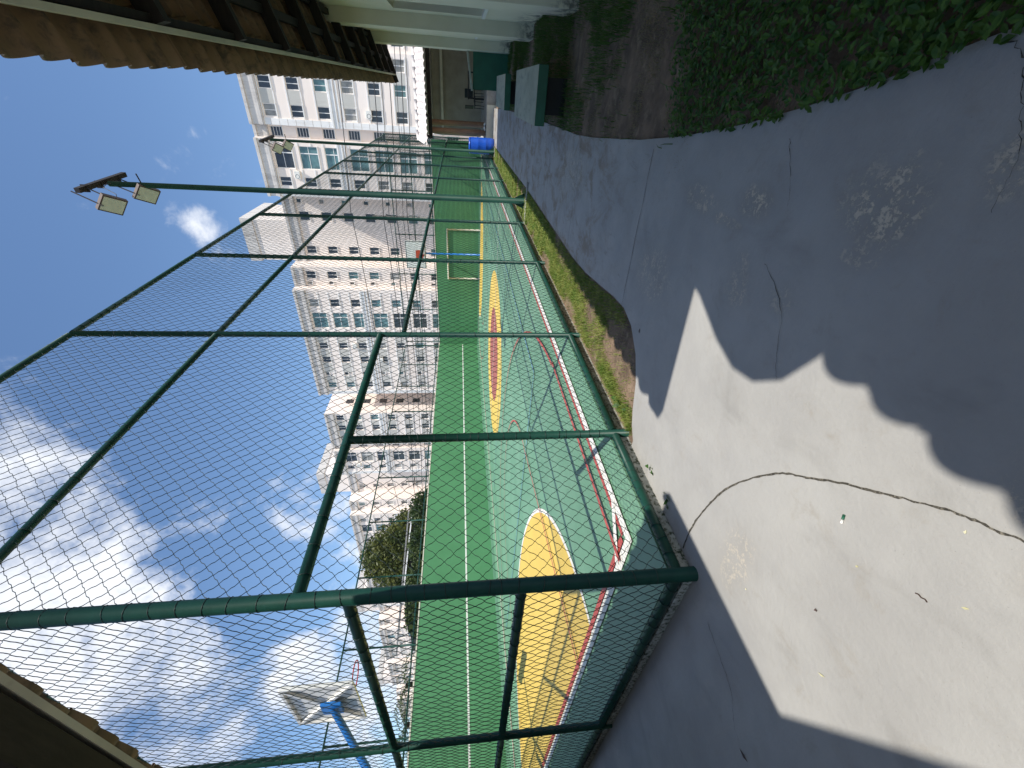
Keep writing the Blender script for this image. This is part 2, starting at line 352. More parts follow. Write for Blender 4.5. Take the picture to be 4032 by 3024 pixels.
for cr in ([(.2, 1.33), (.14, 1.25), (.08, 1.22), (.0, 1.16), (-.09, 1.12), (-.2, 1.1)], [(-.1, 2.06), (-.18, 2.0), (-.3, 1.92), (-.36, 1.9)], [(-2.62, 1.12), (-2.66, .95), (-2.7, .8), (-2.83, .68), (-2.86, .6)], [(-.62, 1.9), (-.75, 1.68), (-.98, 1.56), (-1.06, 1.5)]):
    strip(spline(cr, 7, .006), lambda t: (.0014*(1-t)+.0004)*random.uniform(.3, 1.5), .003, 'crack', M['debris'], path)

grass_strip = MB().prism(([(-2.47, 2.62)]+left_edge[1:]+[(-2.6, 21.9), (-2.56, 2.62)])[::-1], -.11, -.012).build('grass_verge', M['soil']); tag(grass_strip, kind='structure')
bed_pts = right_edge[1:-3] + [(3.2, .4), (3.2, 20.3)]
bed = MB().prism(bed_pts[::-1], -.11, -.015).build('garden_bed', M['soil']); tag(bed, kind='structure')

# ------------------------------------------------------------------ court
court = MB().prism([(-16.78, Y0+.03), (XF-.06, Y0+.03), (XF-.06, YF), (-16.78, YF)], -.1, ZC).build('sports_court', M['court']); tag(court, kind='structure')
MB().prism([(-16.8, Y0-.012), (XF-.02, Y0-.012), (XF-.02, Y0+.028), (-16.8, Y0+.028)], -.1, .06).build('slab_edge', M['slab_white'], court)
MB().prism([(XF-.058, Y0+.03), (XF-.018, Y0+.03), (XF-.018, YF), (XF-.058, YF)], -.1, .06).build('slab_edge', M['slab_white'], court)
def flat(name, m, pts, lvl): return MB().poly(pts, ZC+.004*lvl).build(name, m, court)
def annulus(name, m, cx_, cy_, rx, ry, wd, lvl, t0=0, t1=360, n=72):
    mb = MB(); pr = None
    for k in range(n+1):
        t = math.radians(t0+(t1-t0)*k/n); c_, s_ = math.cos(t), math.sin(t)
        cur = ((cx_+rx*c_, cy_+ry*s_, ZC+.004*lvl), (cx_+(rx-wd)*c_, cy_+(ry-wd)*s_, ZC+.004*lvl))
        if pr: mb.quad(pr[0], cur[0], cur[1], pr[1])
        pr = cur
    return mb.build(name, m, court)
def line(name, m, x0, y0, x1, y1, wd, lvl):
    d = Vector((x1-x0, y1-y0)).normalized(); n = Vector((-d.y, d.x))*wd/2
    return flat(name, m, [(x0-n.x, y0-n.y), (x1-n.x, y1-n.y), (x1+n.x, y1+n.y), (x0+n.x, y0+n.y)], lvl)
def ell(cx_, cy_, rx, ry, t0=0, t1=360, n=72): return [(cx_+rx*math.cos(math.radians(t0+(t1-t0)*k/n)), cy_+ry*math.sin(math.radians(t0+(t1-t0)*k/n))) for k in range(n+(0 if t1-t0 == 360 else 1))]
CX = -9.18; YB, YT = 1.95, 28.75
flat('center_circle', M['yellow'], ell(CX, 15.2, 3.42, 3.55), 1)
flat('center_circle', M['brick'], ell(CX, 15.2, 1.95, 2.0), 2)
line('marking_line', M['line'], CX-6.2, 15.2, CX+6.2, 15.2, .06, 3)
flat('goal_area', M['yellow'], ell(CX, YB, 4.5, 3.76, 0, 180), 1)
flat('goal_area', M['yellow'], ell(CX, YT, 4.5, 3.9, 180, 360), 1)
annulus('marking_line', M['line'], CX, YB, 4.55, 3.81, .07, 2, 0, 180); annulus('marking_line', M['line'], CX, YT, 4.55, 3.95, .07, 2, 180, 360)
for sgn in (1, -1):
    xs = CX+sgn*6.23
    line('marking_line', M['line'], xs, YB-.05, xs, YT+.05, .10, 4)
    line('marking_line', M['red'], xs-sgn*.085, YB+.1, xs-sgn*.085, YT-.1, .05, 4)
line('marking_line', M['line'], CX-6.28, YB, CX+6.28, YB, .10, 3); line('marking_line', M['line'], CX-6.28, YT, CX+6.28, YT, .10, 3)
line('marking_line', M['red'], CX-6.1, YB+.1, CX+6.1, YB+.1, .07, 3); line('marking_line', M['red'], CX-6.1, YT-.1, CX+6.1, YT-.1, .07, 3)
line('marking_line', M['line'], CX+6.23, YB+.42, CX+5.83, YB+.03, .08, 5); line('marking_line', M['line'], CX-6.23, YB+.42, CX-5.83, YB+.03, .08, 5)
for yb, s in ((YB, 1), (YT, -1)):
    for sgn in (1, -1):
        line('marking_line', M['red'], CX+sgn*5.92, yb, CX+sgn*5.92, yb+s*3.2, .05, 7)
        line('marking_line', M['red'], CX+sgn*3.67, yb, CX+sgn*2.9, yb+s*4.4, .04, 8)
    annulus('marking_line', M['red'], CX, yb+s*2.65, 5.95, 5.95, .05, 9, *( (5, 175) if s > 0 else (185, 355)))
    annulus('marking_line', M['red'], CX, yb+s*4.4, 2.92, 2.92, .04, 10, *((0, 180) if s > 0 else (180, 360)))
for xs in (CX-4.9, CX+4.9): line('marking_line', M['blueline'], xs, 6.4, xs, 24, .05, 5)
for ys in (6.4, 12.2, 18.2, 24): line('marking_line', M['blueline'], CX-4.9, ys, CX+4.9, ys, .05, 6)

wall = empty('court_wall', (XL, 15, 0)); tag(wall, 'long green rendered court wall with one white stripe', 'wall')
def wbox(o, nm, m, x0, x1, y0, y1, z0, z1): return MB().box(x0, x1, y0, y1, z0, z1).build(nm, m, o, loc=(-o.location.x, -o.location.y, -o.location.z))
wbox(wall, 'wall', M['wallgreen'], XL-.2, XL, -3, YF+.2, -.1, 3.22); wbox(wall, 'cap', M['cream'], XL-.22, XL+.012, -3, YF+.2, 3.222, 3.27); wbox(wall, 'stripe', M['line'], XL+.001, XL+.005, -2, YF-.02, 1.36, 1.425)
wbox(wall, 'skirting', M['court'], XL, XL+.05, -3, YF, ZC, ZC+.12)
fwall = empty('court_wall', (-9, YF, 0)); tag(fwall, 'plain green end wall behind the goal, no stripe', 'wall')
wbox(fwall, 'wall', M['wallgreen'], XL, XF-.15, YF+.001, YF+.2, -.1, 3.18); wbox(fwall, 'cap', M['cream'], XL, XF-.15, YF-.012, YF+.21, 3.182, 3.215); wbox(fwall, 'skirting', M['court'], XL+.05, XF-.15, YF-.04, YF+.001, ZC, ZC+.1)

# ------------------------------------------------------------------ chain-link fences
def chainlink(name, parent, o, d, L, z0, z1, p_=.055, q_=.12, r_=.0021, bulge=.02, sub=1, nrm=(1, 0), seed=0):
    """one woven panel: vertical zigzag wires hooked into each other"""
    rg = np.random.default_rng(seed); nw = max(1, int(round(L/p_))); nz = max(2, int(round((z1-z0)/(q_/2))))
    j = np.arange(nz+1); k = np.arange(nw)[:, None]
    u = k*p_ + ((j[None, :]+k) % 2)*p_
    zz = np.broadcast_to(z0+(z1-z0)*j/nz, u.shape).copy()
    gu = np.arange(nw+2); jit = rg.normal(0, .0035, (nw+2, nz+1)); jz = rg.normal(0, .0035, (nw+2, nz+1))
    ix = (u/p_).round().astype(int); u = u+jit[ix, j[None, :]]; zz = zz+jz[ix, j[None, :]]
    u = np.clip(u, 0, L)
    if sub > 1:      # soften the straight legs into a slight S
        uu = []; z2 = []
        for s in range(sub):
            t = s/sub; e = t+.09*math.sin(2*math.pi*t); uu.append(u[:, :-1]*(1-e)+u[:, 1:]*e); z2.append(zz[:, :-1]*(1-t)+zz[:, 1:]*t)
        U = np.stack(uu, 2).reshape(nw, -1); Zz = np.stack(z2, 2).reshape(nw, -1)
        u = np.concatenate([U, u[:, -1:]], 1); zz = np.concatenate([Zz, zz[:, -1:]], 1)
    n = u.shape[1]
    ph = rg.uniform(0, 6, 4); off = bulge*(np.sin(math.pi*u/L)*np.sin(math.pi*(zz-z0)/(z1-z0)))*(np.sin(zz*2.1+ph[0])+.6*np.sin(u*2.7+ph[1])+.7)
    off = off + .0022*np.where((np.arange(nw)[:, None]) % 2 == 0, 1, -1)
    C = np.stack([o[0]+d[0]*u+nrm[0]*off, o[1]+d[1]*u+nrm[1]*off, zz], 2)      # nw,n,3
    angs = [math.pi/2, math.pi*7/6, math.pi*11/6]
    ring = []
    for a_ in angs:
        o3 = np.array([nrm[0]*math.sin(a_)+d[0]*math.cos(a_), nrm[1]*math.sin(a_)+d[1]*math.cos(a_), 0])*r_
        ring.append(C+o3)
    V = np.stack(ring, 2).reshape(-1, 3)
    idx = np.arange(nw*n*3).reshape(nw, n, 3); fs = []
    for b_ in range(3):
        c_ = (b_+1) % 3
        fs.append(np.stack([idx[:, :-1, b_], idx[:, :-1, c_], idx[:, 1:, c_], idx[:, 1:, b_]], -1).reshape(-1, 4))
    ob = npmesh(name, V, np.concatenate(fs), M['wire'], parent, True); ob['kind'] = 'stuff'; return ob
def ties(parent, A, B, rad, step, seed):
    rg = random.Random(seed); A, B = Vector(A), Vector(B); L = (B-A).length; d = (B-A)/L; mb = MB(); s = step*.6
    while s < L-.03:
        ax = (d+Vector((rg.uniform(-.22, .22), rg.uniform(-.22, .22), rg.uniform(-.22, .22)))).normalized(); mb.ring(A+d*s, ax, rad+.0012, .0026, 12, 4); s += step*rg.uniform(.55, 1.45)
    if mb.v: ob = mb.build('wire_ties', M['wire'], parent, True); ob['kind'] = 'stuff'
def pipe(parent, nm, A, B, rad=.034, n=12): return MB().tube([A, B], rad, n).build(nm, M['pipe'], parent, True)
ZB, Z1, Z1B, ZM, ZT = .115, 2.2, 2.47, 4.31, 5.82
fence = empty('chain_link_fence', (XF, Y0, 0)); tag(fence, 'tall green chain-link fence running along the path beside the court', 'fence')
fence_l = (-XF, -Y0, 0)
def shift(o, root): o.location = (-root.location.x, -root.location.y, -root.location.z); return o
Yp = [Y2+i*BAY for i in range(10)]; Yp[-1] = YF-.05
for y, top, rad in [(Y0, ZT, .046), (2.75, Z1B, .036)]+[(y, ZT, .033) for y in Yp]:
    b = -.05 if y < 3 else -.08
    po = shift(pipe(fence, 'post', (XF, y, b), (XF, y, top), rad, 16), fence)
    if y < 13: ties(po, (XF, y, .2), (XF, y, top-.1), rad, .115 if y < 3 else .34, int(y*10))
def rails(fr, y_a, y_b, zs, rad, tie):
    for z in zs:
        ra = shift(pipe(fr, 'rail', (XF, y_a+.03, z), (XF, y_b-.03, z), rad, 12), fr)
        if tie: ties(ra, (XF, y_a+.05, z), (XF, y_b-.05, z), rad, .17, int(z*100+y_a))
ys = [Y0]+Yp
for i in range(len(ys)-1):
    ya, yb = ys[i], ys[i+1]
    rails(fence, ya, yb, (ZT, ZM), .030, i < 4)
    rails(fence, ya, yb, (Z1B if i == 0 else Z1,), .038 if i == 0 else .03, i < 3)
for ya, yb in [(Y0, 2.75), (2.75, Y2)]+[(ys[i], ys[i+1]) for i in range(1, len(ys)-1)]:
    ra = shift(pipe(fence, 'rail', (XF, ya+.03, ZB), (XF, yb-.03, ZB), .036, 12), fence)
    if ya < 9: ties(ra, (XF, ya+.05, ZB), (XF, yb-.05, ZB), .036, .16, int(ya*31))
for i in range(len(ys)-1):
    ya, yb = ys[i], ys[i+1]; zr = Z1B if i == 0 else Z1
    sub = 3 if i == 0 else (2 if i == 1 else 1)
    segs = [(ZB, zr), (zr, ZM), (ZM, ZT)]
    for k, (za, zb) in enumerate(segs):
        shift(chainlink('wire_mesh', fence, (XF+.012, ya+.02), (0, 1), yb-ya-.04, za, zb, sub=sub, r_=.0029 if i == 0 else .0028, seed=i*7+k, bulge=.018 if i < 5 else .045), fence)
near = empty('chain_link_fence', (XF-.05, Y0, 0)); tag(near, 'green chain-link fence across the near court end under the tiled eave', 'fence')
Xn = [XF]+[-5.30-2.78*k for k in range(5)]; Xn[-1] = XL+.02
for x in Xn[1:]:
    po = shift(pipe(near, 'post', (x, Y0, -.05), (x, Y0, ZT), .036, 14), near)
    if x > -9: ties(po, (x, Y0, .2), (x, Y0, ZT-.1), .036, .36, int(-x*10))
for k in range(len(Xn)-1):
    xa, xb = Xn[k+1], Xn[k]
    for z, rad in ((ZB, .036), (1.14, .034), (2.19, .036), (ZM, .03), (ZT, .03)):
        ra = shift(pipe(near, 'rail', (xa+.03, Y0, z), (xb-.03, Y0, z), rad, 12), near)
        if k < 2: ties(ra, (xa+.05, Y0, z), (xb-.05, Y0, z), rad, .2, int(z*90+k))
    for q, (za, zb) in enumerate(((ZB, 1.14), (1.14, 2.19), (2.19, ZM), (ZM, ZT))):
        shift(chainlink('wire_mesh', near, (xa+.02, Y0-.012), (1, 0), xb-xa-.04, za, zb, sub=3 if k == 0 else 1, r_=.0029 if k < 2 else .0026, seed=100+k*5+q, nrm=(0, 1), bulge=.02), near)
lf = empty('chain_link_fence', (XL-.1, 15, 3.27)); tag(lf, 'chain-link fence standing on top of the striped green wall', 'fence')
yl = [4.6+2.74*k-2.74 for k in range(11)]; yl = [y for y in yl if y < YF]+[YF]
for y in yl: shift(pipe(lf, 'post', (XL-.1, y, 3.25), (XL-.1, y, 5.86), .033, 10), lf)
for ya, yb in zip(yl[:-1], yl[1:]):
    for z in (3.4, 5.86): shift(pipe(lf, 'rail', (XL-.1, ya, z), (XL-.1, yb, z), .03, 8), lf)
    shift(chainlink('wire_mesh', lf, (XL-.09, ya), (0, 1), yb-ya, 3.38, 5.86, seed=int(ya*9)), lf)
ff = empty('chain_link_fence', (-9, YF+.1, 3.2)); tag(ff, 'chain-link fence standing on top of the end wall behind the goal', 'fence')
xl = [XL+.2+2.75*k for k in range(6)]
for x in xl: shift(pipe(ff, 'post', (x, YF+.1, 3.2), (x, YF+.1, 5.8), .033, 10), ff)
for xa, xb in zip(xl[:-1], xl[1:]):
    for z in (3.3, 4.5, 5.8): shift(pipe(ff, 'rail', (xa, YF+.1, z), (xb, YF+.1, z), .028, 8), ff)
    shift(chainlink('wire_mesh', ff, (xa, YF+.11), (1, 0), xb-xa, 3.3, 5.8, seed=int(-xa*9)+50, nrm=(0, 1)), ff)

# ------------------------------------------------------------------ goal, hoops
goal = empty('goal', (CX-.4, YF-.12, ZC)); tag(goal, 'cream tubular goal frame against the green end wall', 'goal')
GX0, GX1, GY = -11.3, -7.88, YF-.055
for x in (GX0, GX1): shift(MB().tube([(x, GY, ZC), (x, GY, 2.37)], .05, 12).build('post', M['cream'], goal, True), goal)
shift(MB().tube([(GX0-.05, GY, 2.37), (GX1+.05, GY, 2.37)], .05, 12).build('crossbar', M['cream'], goal, True), goal)
def hoop(root, yb, s, zlow, bw, bh, polepts, back):
    """board faces +s along Y"""
    x0, x1 = CX-bw/2, CX+bw/2
    sh = lambda o: shift(o, root)
    bd = sh(MB().box(x0, x1, yb-.012, yb+.012, zlow, zlow+bh).build('backboard', M['white'], root))
    fr = MB(); t = .05; yy = yb-s*.04
    for (A, B) in (((x0, zlow), (x1, zlow)), ((x0, zlow+bh), (x1, zlow+bh)), ((x0, zlow), (x0, zlow+bh)), ((x1, zlow), (x1, zlow+bh)), ((x0, zlow), (x1, zlow+bh)), ((x0, zlow+bh), (x1, zlow))):
        yo = yy-(s*.002 if A[0] != B[0] and A[1] != B[1] else 0)+(s*.003 if A[0] == B[0] else 0)
        fr.bar((A[0], yo, A[1]), (B[0], yo, B[1]), .045, t)
    fr.build('back_frame', M['white'], bd)
    if back: pass
    bo = MB(); bt = .035; yf = yb+s*.014
    for (A, B) in (((x0, zlow+bt/2), (x1, zlow+bt/2)), ((x0, zlow+bh-bt/2), (x1, zlow+bh-bt/2)), ((x0+bt/2, zlow+bt), (x0+bt/2, zlow+bh-bt)), ((x1-bt/2, zlow+bt), (x1-bt/2, zlow+bh-bt))):
        bo.bar((A[0], yf, A[1]), (B[0], yf, B[1]), .006, bt) if A[1] == B[1] else bo.box(A[0]-bt/2, A[0]+bt/2, yf-.003, yf+.003, A[1], B[1])
    bo.build('border', M['black'], bd)
    MB().box(CX-.3, CX+.3, yb+s*.013-.004, yb+s*.013+.004, zlow+.16, zlow+.62).build('target_square', M['orange'], bd)
    zr = zlow+.15
    sh(MB().ring((CX, yb+s*.40, zr), (0, 0, 1), .225, .011, 28, 6).build('rim', M['rim'], root, True))
    sh(MB().bar((CX, yb+s*.012, zr-.03), (CX, yb+s*.18, zr-.02), .14, .03).build('bracket', M['rim'], root))
    sh(MB().tube(polepts, .06, 14).build('pole', M['blue'], root, True))
    sh(MB().box(CX-.2, CX+.2, min(yb-s*.07, yb-s*.13), max(yb-s*.07, yb-s*.13), zlow+.28, zlow+.62).build('mount_plate', M['blue'], root))
hn = empty('basketball_hoop', (CX, 1.75, ZC)); tag(hn, 'basketball hoop seen from behind, white board braced on a sloping blue pole', 'hoop')
hoop(hn, 3.15, 1, 3.40, 1.55, 1.17, [(CX, 1.72, ZC), (CX, 1.72, 2.5), (CX, 1.80, 2.75), (CX, 1.98, 2.95), (CX, 3.05, 3.85)], True)
hf = empty('basketball_hoop', (CX, YF-.3, ZC)); tag(hf, 'basketball hoop facing the camera with an orange square on its white board', 'hoop')
hoop(hf, YF-1.5, -1, 3.78, 1.77, 1.25, [(CX-.3, YF-.28, ZC), (CX-.3, YF-.28, 3.4), (CX-.25, YF-.4, 3.8), (CX, YF-.8, 4.15), (CX, YF-1.4, 4.25)], False)

# ------------------------------------------------------------------ floodlight poles
def flood_pole(x, y, top, label, rad):
    rt_ = empty('floodlight_pole', (x, y, 0)); tag(rt_, label, 'light pole')
    MB().tube([(0, 0, .02), (0, 0, top)], [rad, rad*.85], 18).build('pole', M['pole'], rt_, True)
    MB().box(-.17, .17, -.17, .17, -.02, .025).build('base_plate', M['concrete'], rt_)
    for sx, sy in ((1, 0), (-1, 0), (0, 1), (0, -1)):
        g_ = MB(); t = .006
        if sx: g_.hexa([(sx*rad*.9, -t, .025), (sx*.17, -t, .025), (sx*rad*.9, t, .025), (sx*.17, t, .025), (sx*rad*.9, -t, .24), (sx*(rad+.012), -t, .24), (sx*rad*.9, t, .24), (sx*(rad+.012), t, .24)])
        else: g_.hexa([(-t, sy*rad*.9, .025), (t, sy*rad*.9, .025), (-t, sy*.17, .025), (t, sy*.17, .025), (-t, sy*rad*.9, .24), (t, sy*rad*.9, .24), (-t, sy*(rad+.012), .24), (t, sy*(rad+.012), .24)])
        g_.build('gusset', M['pole'], rt_)
    zb = top+.12
    MB().tube([(0, 0, top-.3), (0, 0, zb)], .02, 8).build('riser', M['dark_metal'], rt_)
    cb = MB().bar((0, -.72, zb), (.06, .72, zb), .09, .09).build('crossbar', M['dark_metal'], rt_)
    for yy in (-.5, -.1, .45): MB().box(-.07, .07, yy-.012, yy+.012, zb-.06, zb+.065).build('clamp', M['dark_metal'], cb)
    MB().tube([(-.22, .05, top-.62), (.22, -.03, top-.60)], .012, 6).build('step_peg', M['dark_metal'], rt_)
    for k, (yy, zt) in enumerate(((-.95, top-.55), (.02, top-.62))):
        fl = empty('floodlight'); fl.parent = rt_; fl.location = (-.18, yy, zt); fl.rotation_euler = (math.radians(-32), math.radians(34), math.radians(10))
        MB().box(-.16, .16, -.2, .2, -.03, .05).build('housing', M['rust'], fl)
        MB().box(-.135, .135, -.175, .175, -.036, -.0302).build('lens', M['lens'], fl)
        ar = MB()
        for e in (-.19, .19): ar.tube([(-.16, yy+e, zt+.03), (.02, yy+.25+e, zb-.02)], .012, 6)
        ar.build('bracket', M['dark_metal'], rt_)
    MB().tube([(-.16, -.7, top-.5), (-.1, -.45, top-.35), (0, -.35, top-.1), (.02, -.1, top-.02), (.02, 0, top-.1)], .007, 5).build('cable', M['cable'], rt_)
flood_pole(-2.06, 10.22, 8.66, 'tall green floodlight pole rising from the grass verge between path and fence', .062)
flood_pole(-2.17, 20.2, 9.0, 'floodlight pole standing beside the blue barrel', .058)
tag(MB().box(-2.5, -1.62, 9.9, 10.03, -.1, .03).build('concrete_curb', M['concrete'], bevel=.01), 'short white concrete curb crossing the grass verge at the floodlight pole', 'curb')

# ------------------------------------------------------------------ clay tile
def tile_mesh(name, pitch, length, m, amp=.085, th=.012, tip=True):
    n = 12; prof = []
    for k in range(n+1):
        t = k/n*1.16-.08
        prof.append((t*pitch, amp*abs(math.sin(math.pi*t))**.8))
    mb = MB(); L = 2
    for row, (v, dz) in enumerate(((0, 0), (length, .02))):
        for (u, z) in prof: mb.v.append((u, v, z+dz))
        for (u, z) in prof: mb.v.append((u, v, z+dz-th))
    w_ = len(prof)
    for k in range(w_-1):
        mb.f.append((k, k+1, 2*w_+k+1, 2*w_+k)); mb.f.append((w_+k+1, w_+k, 3*w_+k, 3*w_+k+1))
        mb.f.append((k+1, k, w_+k, w_+k+1)); mb.f.append((2*w_+k, 2*w_+k+1, 3*w_+k+1, 3*w_+k))
    me = mb.mesh(name, m, True); return me
# local tile frame: u along eave, v up the slope
def lay_tiles(parent, me, origin, eave_dir, up_dir, slope, pitch, length, ncol, nrow, lap=.07, start=0):
    th_ = math.atan(slope); e = Vector(eave_dir).normalized(); h = Vector(up_dir).normalized(); s_ = (h+Vector((0, 0, slope))).normalized(); nn = e.cross(s_)
    if nn.z < 0: nn = -nn
    Rm = Matrix((e, s_, e.cross(s_))).transposed().to_4x4()
    for r_ in range(start, nrow):
        for c_ in range(ncol):
            P = Vector(origin)+e*(c_*pitch)+s_*(r_*(length-lap))+nn*(r_*0+.0)
            o = link('tile', me, parent); jj = Matrix.Rotation(random.uniform(-.012, .012), 4, 'Z')
            o.matrix_world = Matrix.Translation(Vector(P)+Vector((0, 0, random.uniform(-.004, .004)))+s_*random.uniform(-.012, .012)-Vector(parent.location)) @ Rm @ jj
tile_a = tile_mesh('tile', .24, .44, M['tile'])

# ------------------------------------------------------------------ school building at the right
sb = empty('school_building', (2.5, 9, 0)); tag(sb, 'cream single-storey school building with pilasters under a clay-tiled eave', 'building')
WX = 1.12; WY0, WY1 = 1.9, 15.85
wins = [(1.9, 3.6), (4.3, 6.2), (8.85, 10.45), (12.9, 14.55)]
def S(o): return shift(o, sb)
def facade(parent, o, u, nrm, length, z0, z1, rects, m, depth=.2, name='wall'):
    """a wall sheet with real openings; rects=(u0,u1,z0,z1)"""
    us = sorted({0, length, *[q for r_ in rects for q in r_[:2]]}); zs = sorted({z0, z1, *[q for r_ in rects for q in r_[2:4]]})
    P = lambda a_, z, dd=0: (o[0]+u[0]*a_-nrm[0]*dd, o[1]+u[1]*a_-nrm[1]*dd, z)
    mb = MB()
    for i in range(len(us)-1):
        for k in range(len(zs)-1):
            uc, zc_ = (us[i]+us[i+1])/2, (zs[k]+zs[k+1])/2
            if any(r_[0] < uc < r_[1] and r_[2] < zc_ < r_[3] for r_ in rects): continue
            mb.quad(P(us[i], zs[k]), P(us[i+1], zs[k]), P(us[i+1], zs[k+1]), P(us[i], zs[k+1]))
    for r_ in rects:
        a0, a1, b0, b1 = r_[:4]
        mb.quad(P(a0, b0), P(a0, b1), P(a0, b1, depth), P(a0, b0, depth)); mb.quad(P(a1, b0), P(a1, b0, depth), P(a1, b1, depth), P(a1, b1))
        mb.quad(P(a0, b0), P(a0, b0, depth), P(a1, b0, depth), P(a1, b0)); mb.quad(P(a0, b1), P(a1, b1), P(a1, b1, depth), P(a0, b1, depth))
    return mb.build(name, m, parent)
S(facade(sb, (WX, WY0), (0, 1), (-1, 0), WY1-WY0, -.1, 4.05, [(y0-WY0, y1-WY0, 1.05, 2.68) for y0, y1 in wins], M['school'], .22))
S(MB().box(WX+.001, 6, WY1-.2, WY1, -.1, 4.05).build('wall', M['school'], sb)); S(MB().box(WX+.001, 6, WY0, WY0+.2, -.1, 4.05).build('wall', M['school'], sb))
S(MB().box(WX+1.6, WX+1.7, WY0, WY1, -.1, 4.0).build('inner_wall', M['plaster'], sb)); S(MB().box(WX+.25, WX+1.6, WY0, WY1, 3.4, 3.5).build('ceiling', M['plaster'], sb))
for y0, y1 in wins:
    wo_ = MB(); xx = WX+.15
    for q in ((y0, y0+.05, 1.05, 2.68), (y1-.05, y1, 1.05, 2.68), ((y0+y1)/2-.025, (y0+y1)/2+.025, 1.1, 2.63)): wo_.box(xx, xx+.04, q[0], q[1], q[2], q[3])
    for q in ((1.05, 1.1), (2.63, 2.68)): wo_.box(xx+.001, xx+.041, y0+.05, y1-.05, q[0], q[1])
    wf = S(wo_.build('window', M['white'], sb)); MB().box(xx+.015, xx+.02, y0+.05, y1-.05, 1.1, 2.63).build('pane', M['glassdark'], wf)
    MBs = MB().box(WX-.04, WX+.2, y0-.05, y1+.05, .99, 1.048); MBs.build('sill', M['white'], wf)
for y0, y1 in ((2.9, 3.5), (6.9, 7.55), (10.85, 11.5), (15.15, 15.87)): S(MB().box(.885, WX+.02, y0, y1, -.08, 4.04).build('pilaster', M['schoolwhite'], sb, bevel=.006))
EZ, EY0, EY1, SLP = 3.66, 1.38, 18.15, .34
ncol = int((EY1-EY0)/.24)+1
roof = S(MB().hexa([(1.05, EY0+.05, EZ+1.05*SLP+.02), (6, EY0+.05, EZ+6*SLP+.02), (1.05, EY1-.05, EZ+1.05*SLP+.02), (6, EY1-.05, EZ+6*SLP+.02), (1.05, EY0+.05, EZ+1.05*SLP+.12), (6, EY0+.05, EZ+6*SLP+.12), (1.05, EY1-.05, EZ+1.05*SLP+.12), (6, EY1-.05, EZ+6*SLP+.12)]).build('roof', M['tile'], sb))
roof_e = roof
lay_tiles(sb, tile_a, (.0, EY1, EZ), (0, -1, 0), (1, 0, 0), SLP, .24, .44, ncol, 3)
S(MB().hexa([(.20, EY0, EZ-.035), (.235, EY0, EZ-.035), (.20, EY1-.05, EZ-.035), (.235, EY1-.05, EZ-.035), (.20, EY0, EZ+.05), (.235, EY0, EZ+.06), (.20, EY1-.05, EZ+.05), (.235, EY1-.05, EZ+.06)]).build('fascia_board', M['cream'], sb))
y = EY0+.1
while y < EY1:
    S(MB().bar((.236, y, EZ+.235*SLP-.10), (1.3, y, EZ+1.3*SLP-.10), .085, .15).build('rafter', M['wood'], sb)); y += 1.36
for xx in (.62, 1.02): S(MB().bar((xx, EY0, EZ+xx*SLP-.045), (xx, EY1-.02, EZ+xx*SLP-.045), .09, .07).build('purlin', M['wood'], sb))
S(MB().bar((.27, EY0, EZ+.27*SLP-.06), (.27, EY1-.02, EZ+.27*SLP-.06), .05, .08).build('purlin', M['wood'], sb))
S(MB().bar((-.005, EY0+.06, EZ+.01), (1.3, EY0+.06, EZ+1.3*SLP+.01), .2, .13).build('verge_board', M['wood'], sb))  # out-of-view board added to straighten the roof's shadow edge and stop leaks
S(MB().bar((.0, EY1-.02, EZ-.05), (1.3, EY1-.02, EZ+1.3*SLP-.05), .03, .14).build('verge_board', M['wood'], sb))

# ------------------------------------------------------------------ roof at the left, over the photographer's shoulder
lz = 3.5; ye = 1.0
lb = empty('tiled_canopy', (-6, -2, 0)); tag(lb, 'dark tiled eave with a pale fascia board over the near end fence', 'roof')
SL2 = .3
def LS(o): return shift(o, lb)
lay_tiles(lb, tile_a, (-14.94, ye, lz), (1, 0, 0), (0, -1, 0), SL2, .24, .44, 60, 2)
LS(MB().bar((-15.2, ye-.085, lz-.062), (-.56, ye-.085, lz-.062), .03, .10).build('fascia_board', M['cream'], lb))
LS(MB().bar((-15.2, ye-.2, lz-.05), (-.56, ye-.2, lz-.05), .16, .12).build('purlin', M['wood'], lb))
zof = lambda yy: lz+(ye-yy)*SL2
def deck(pts, t, nm, m, root, zf):
    mb = MB(); n = len(pts); mb.v += [(x, y_, zf(x, y_)) for x, y_ in pts]+[(x, y_, zf(x, y_)+t) for x, y_ in pts]
    mb.f += [tuple(range(n)), tuple(range(2*n-1, n-1, -1))]+[(k, n+k, n+(k+1) % n, (k+1) % n) for k in range(n)]
    return shift(mb.build(nm, m, root), root)
deck([(-15.2, .42), (-.44, .42), (-.33, -.46), (.514, -.862), (1.35, -1.26), (1.35, -7), (-15.2, -7)], .05, 'roof_deck', M['tile'], lb, lambda x, y_: zof(y_)+.0)  # out-of-view outline cut to give the slanted shadow edge on the path
for x in np.arange(-14.5, -.7, 1.3): LS(MB().bar((x, .85, lz-.07+.15*SL2), (x, -3, zof(-3)-.11), .08, .13).build('rafter', M['wood'], lb))
LS(MB().bar((-.535, ye-.02, lz+.0), (-.34, -.46, zof(-.46)), .05, .12).build('verge_board', M['wood'], lb))
LS(MB().box(-15.2, -3, -1.62, -1.4, -.1, 4.2).build('wall', M['plaster'], lb))
for x in (-14, -10, -6, -3.2): LS(MB().tube([(x, -.35, -.05), (x, -.35, 3.85)], .11, 14).build('column', M['column'], lb, True))
rb = empty('tiled_canopy', (3, -2, 0)); tag(rb, 'clay-tiled roof corner behind the photographer casting a scalloped shadow on the path', 'roof')
xe = -.82+SX*3.45
lay_tiles(rb, tile_a, (xe, .43, 3.45), (0, -1, 0), (1, 0, 0), .3, .245, .44, 26, 2)
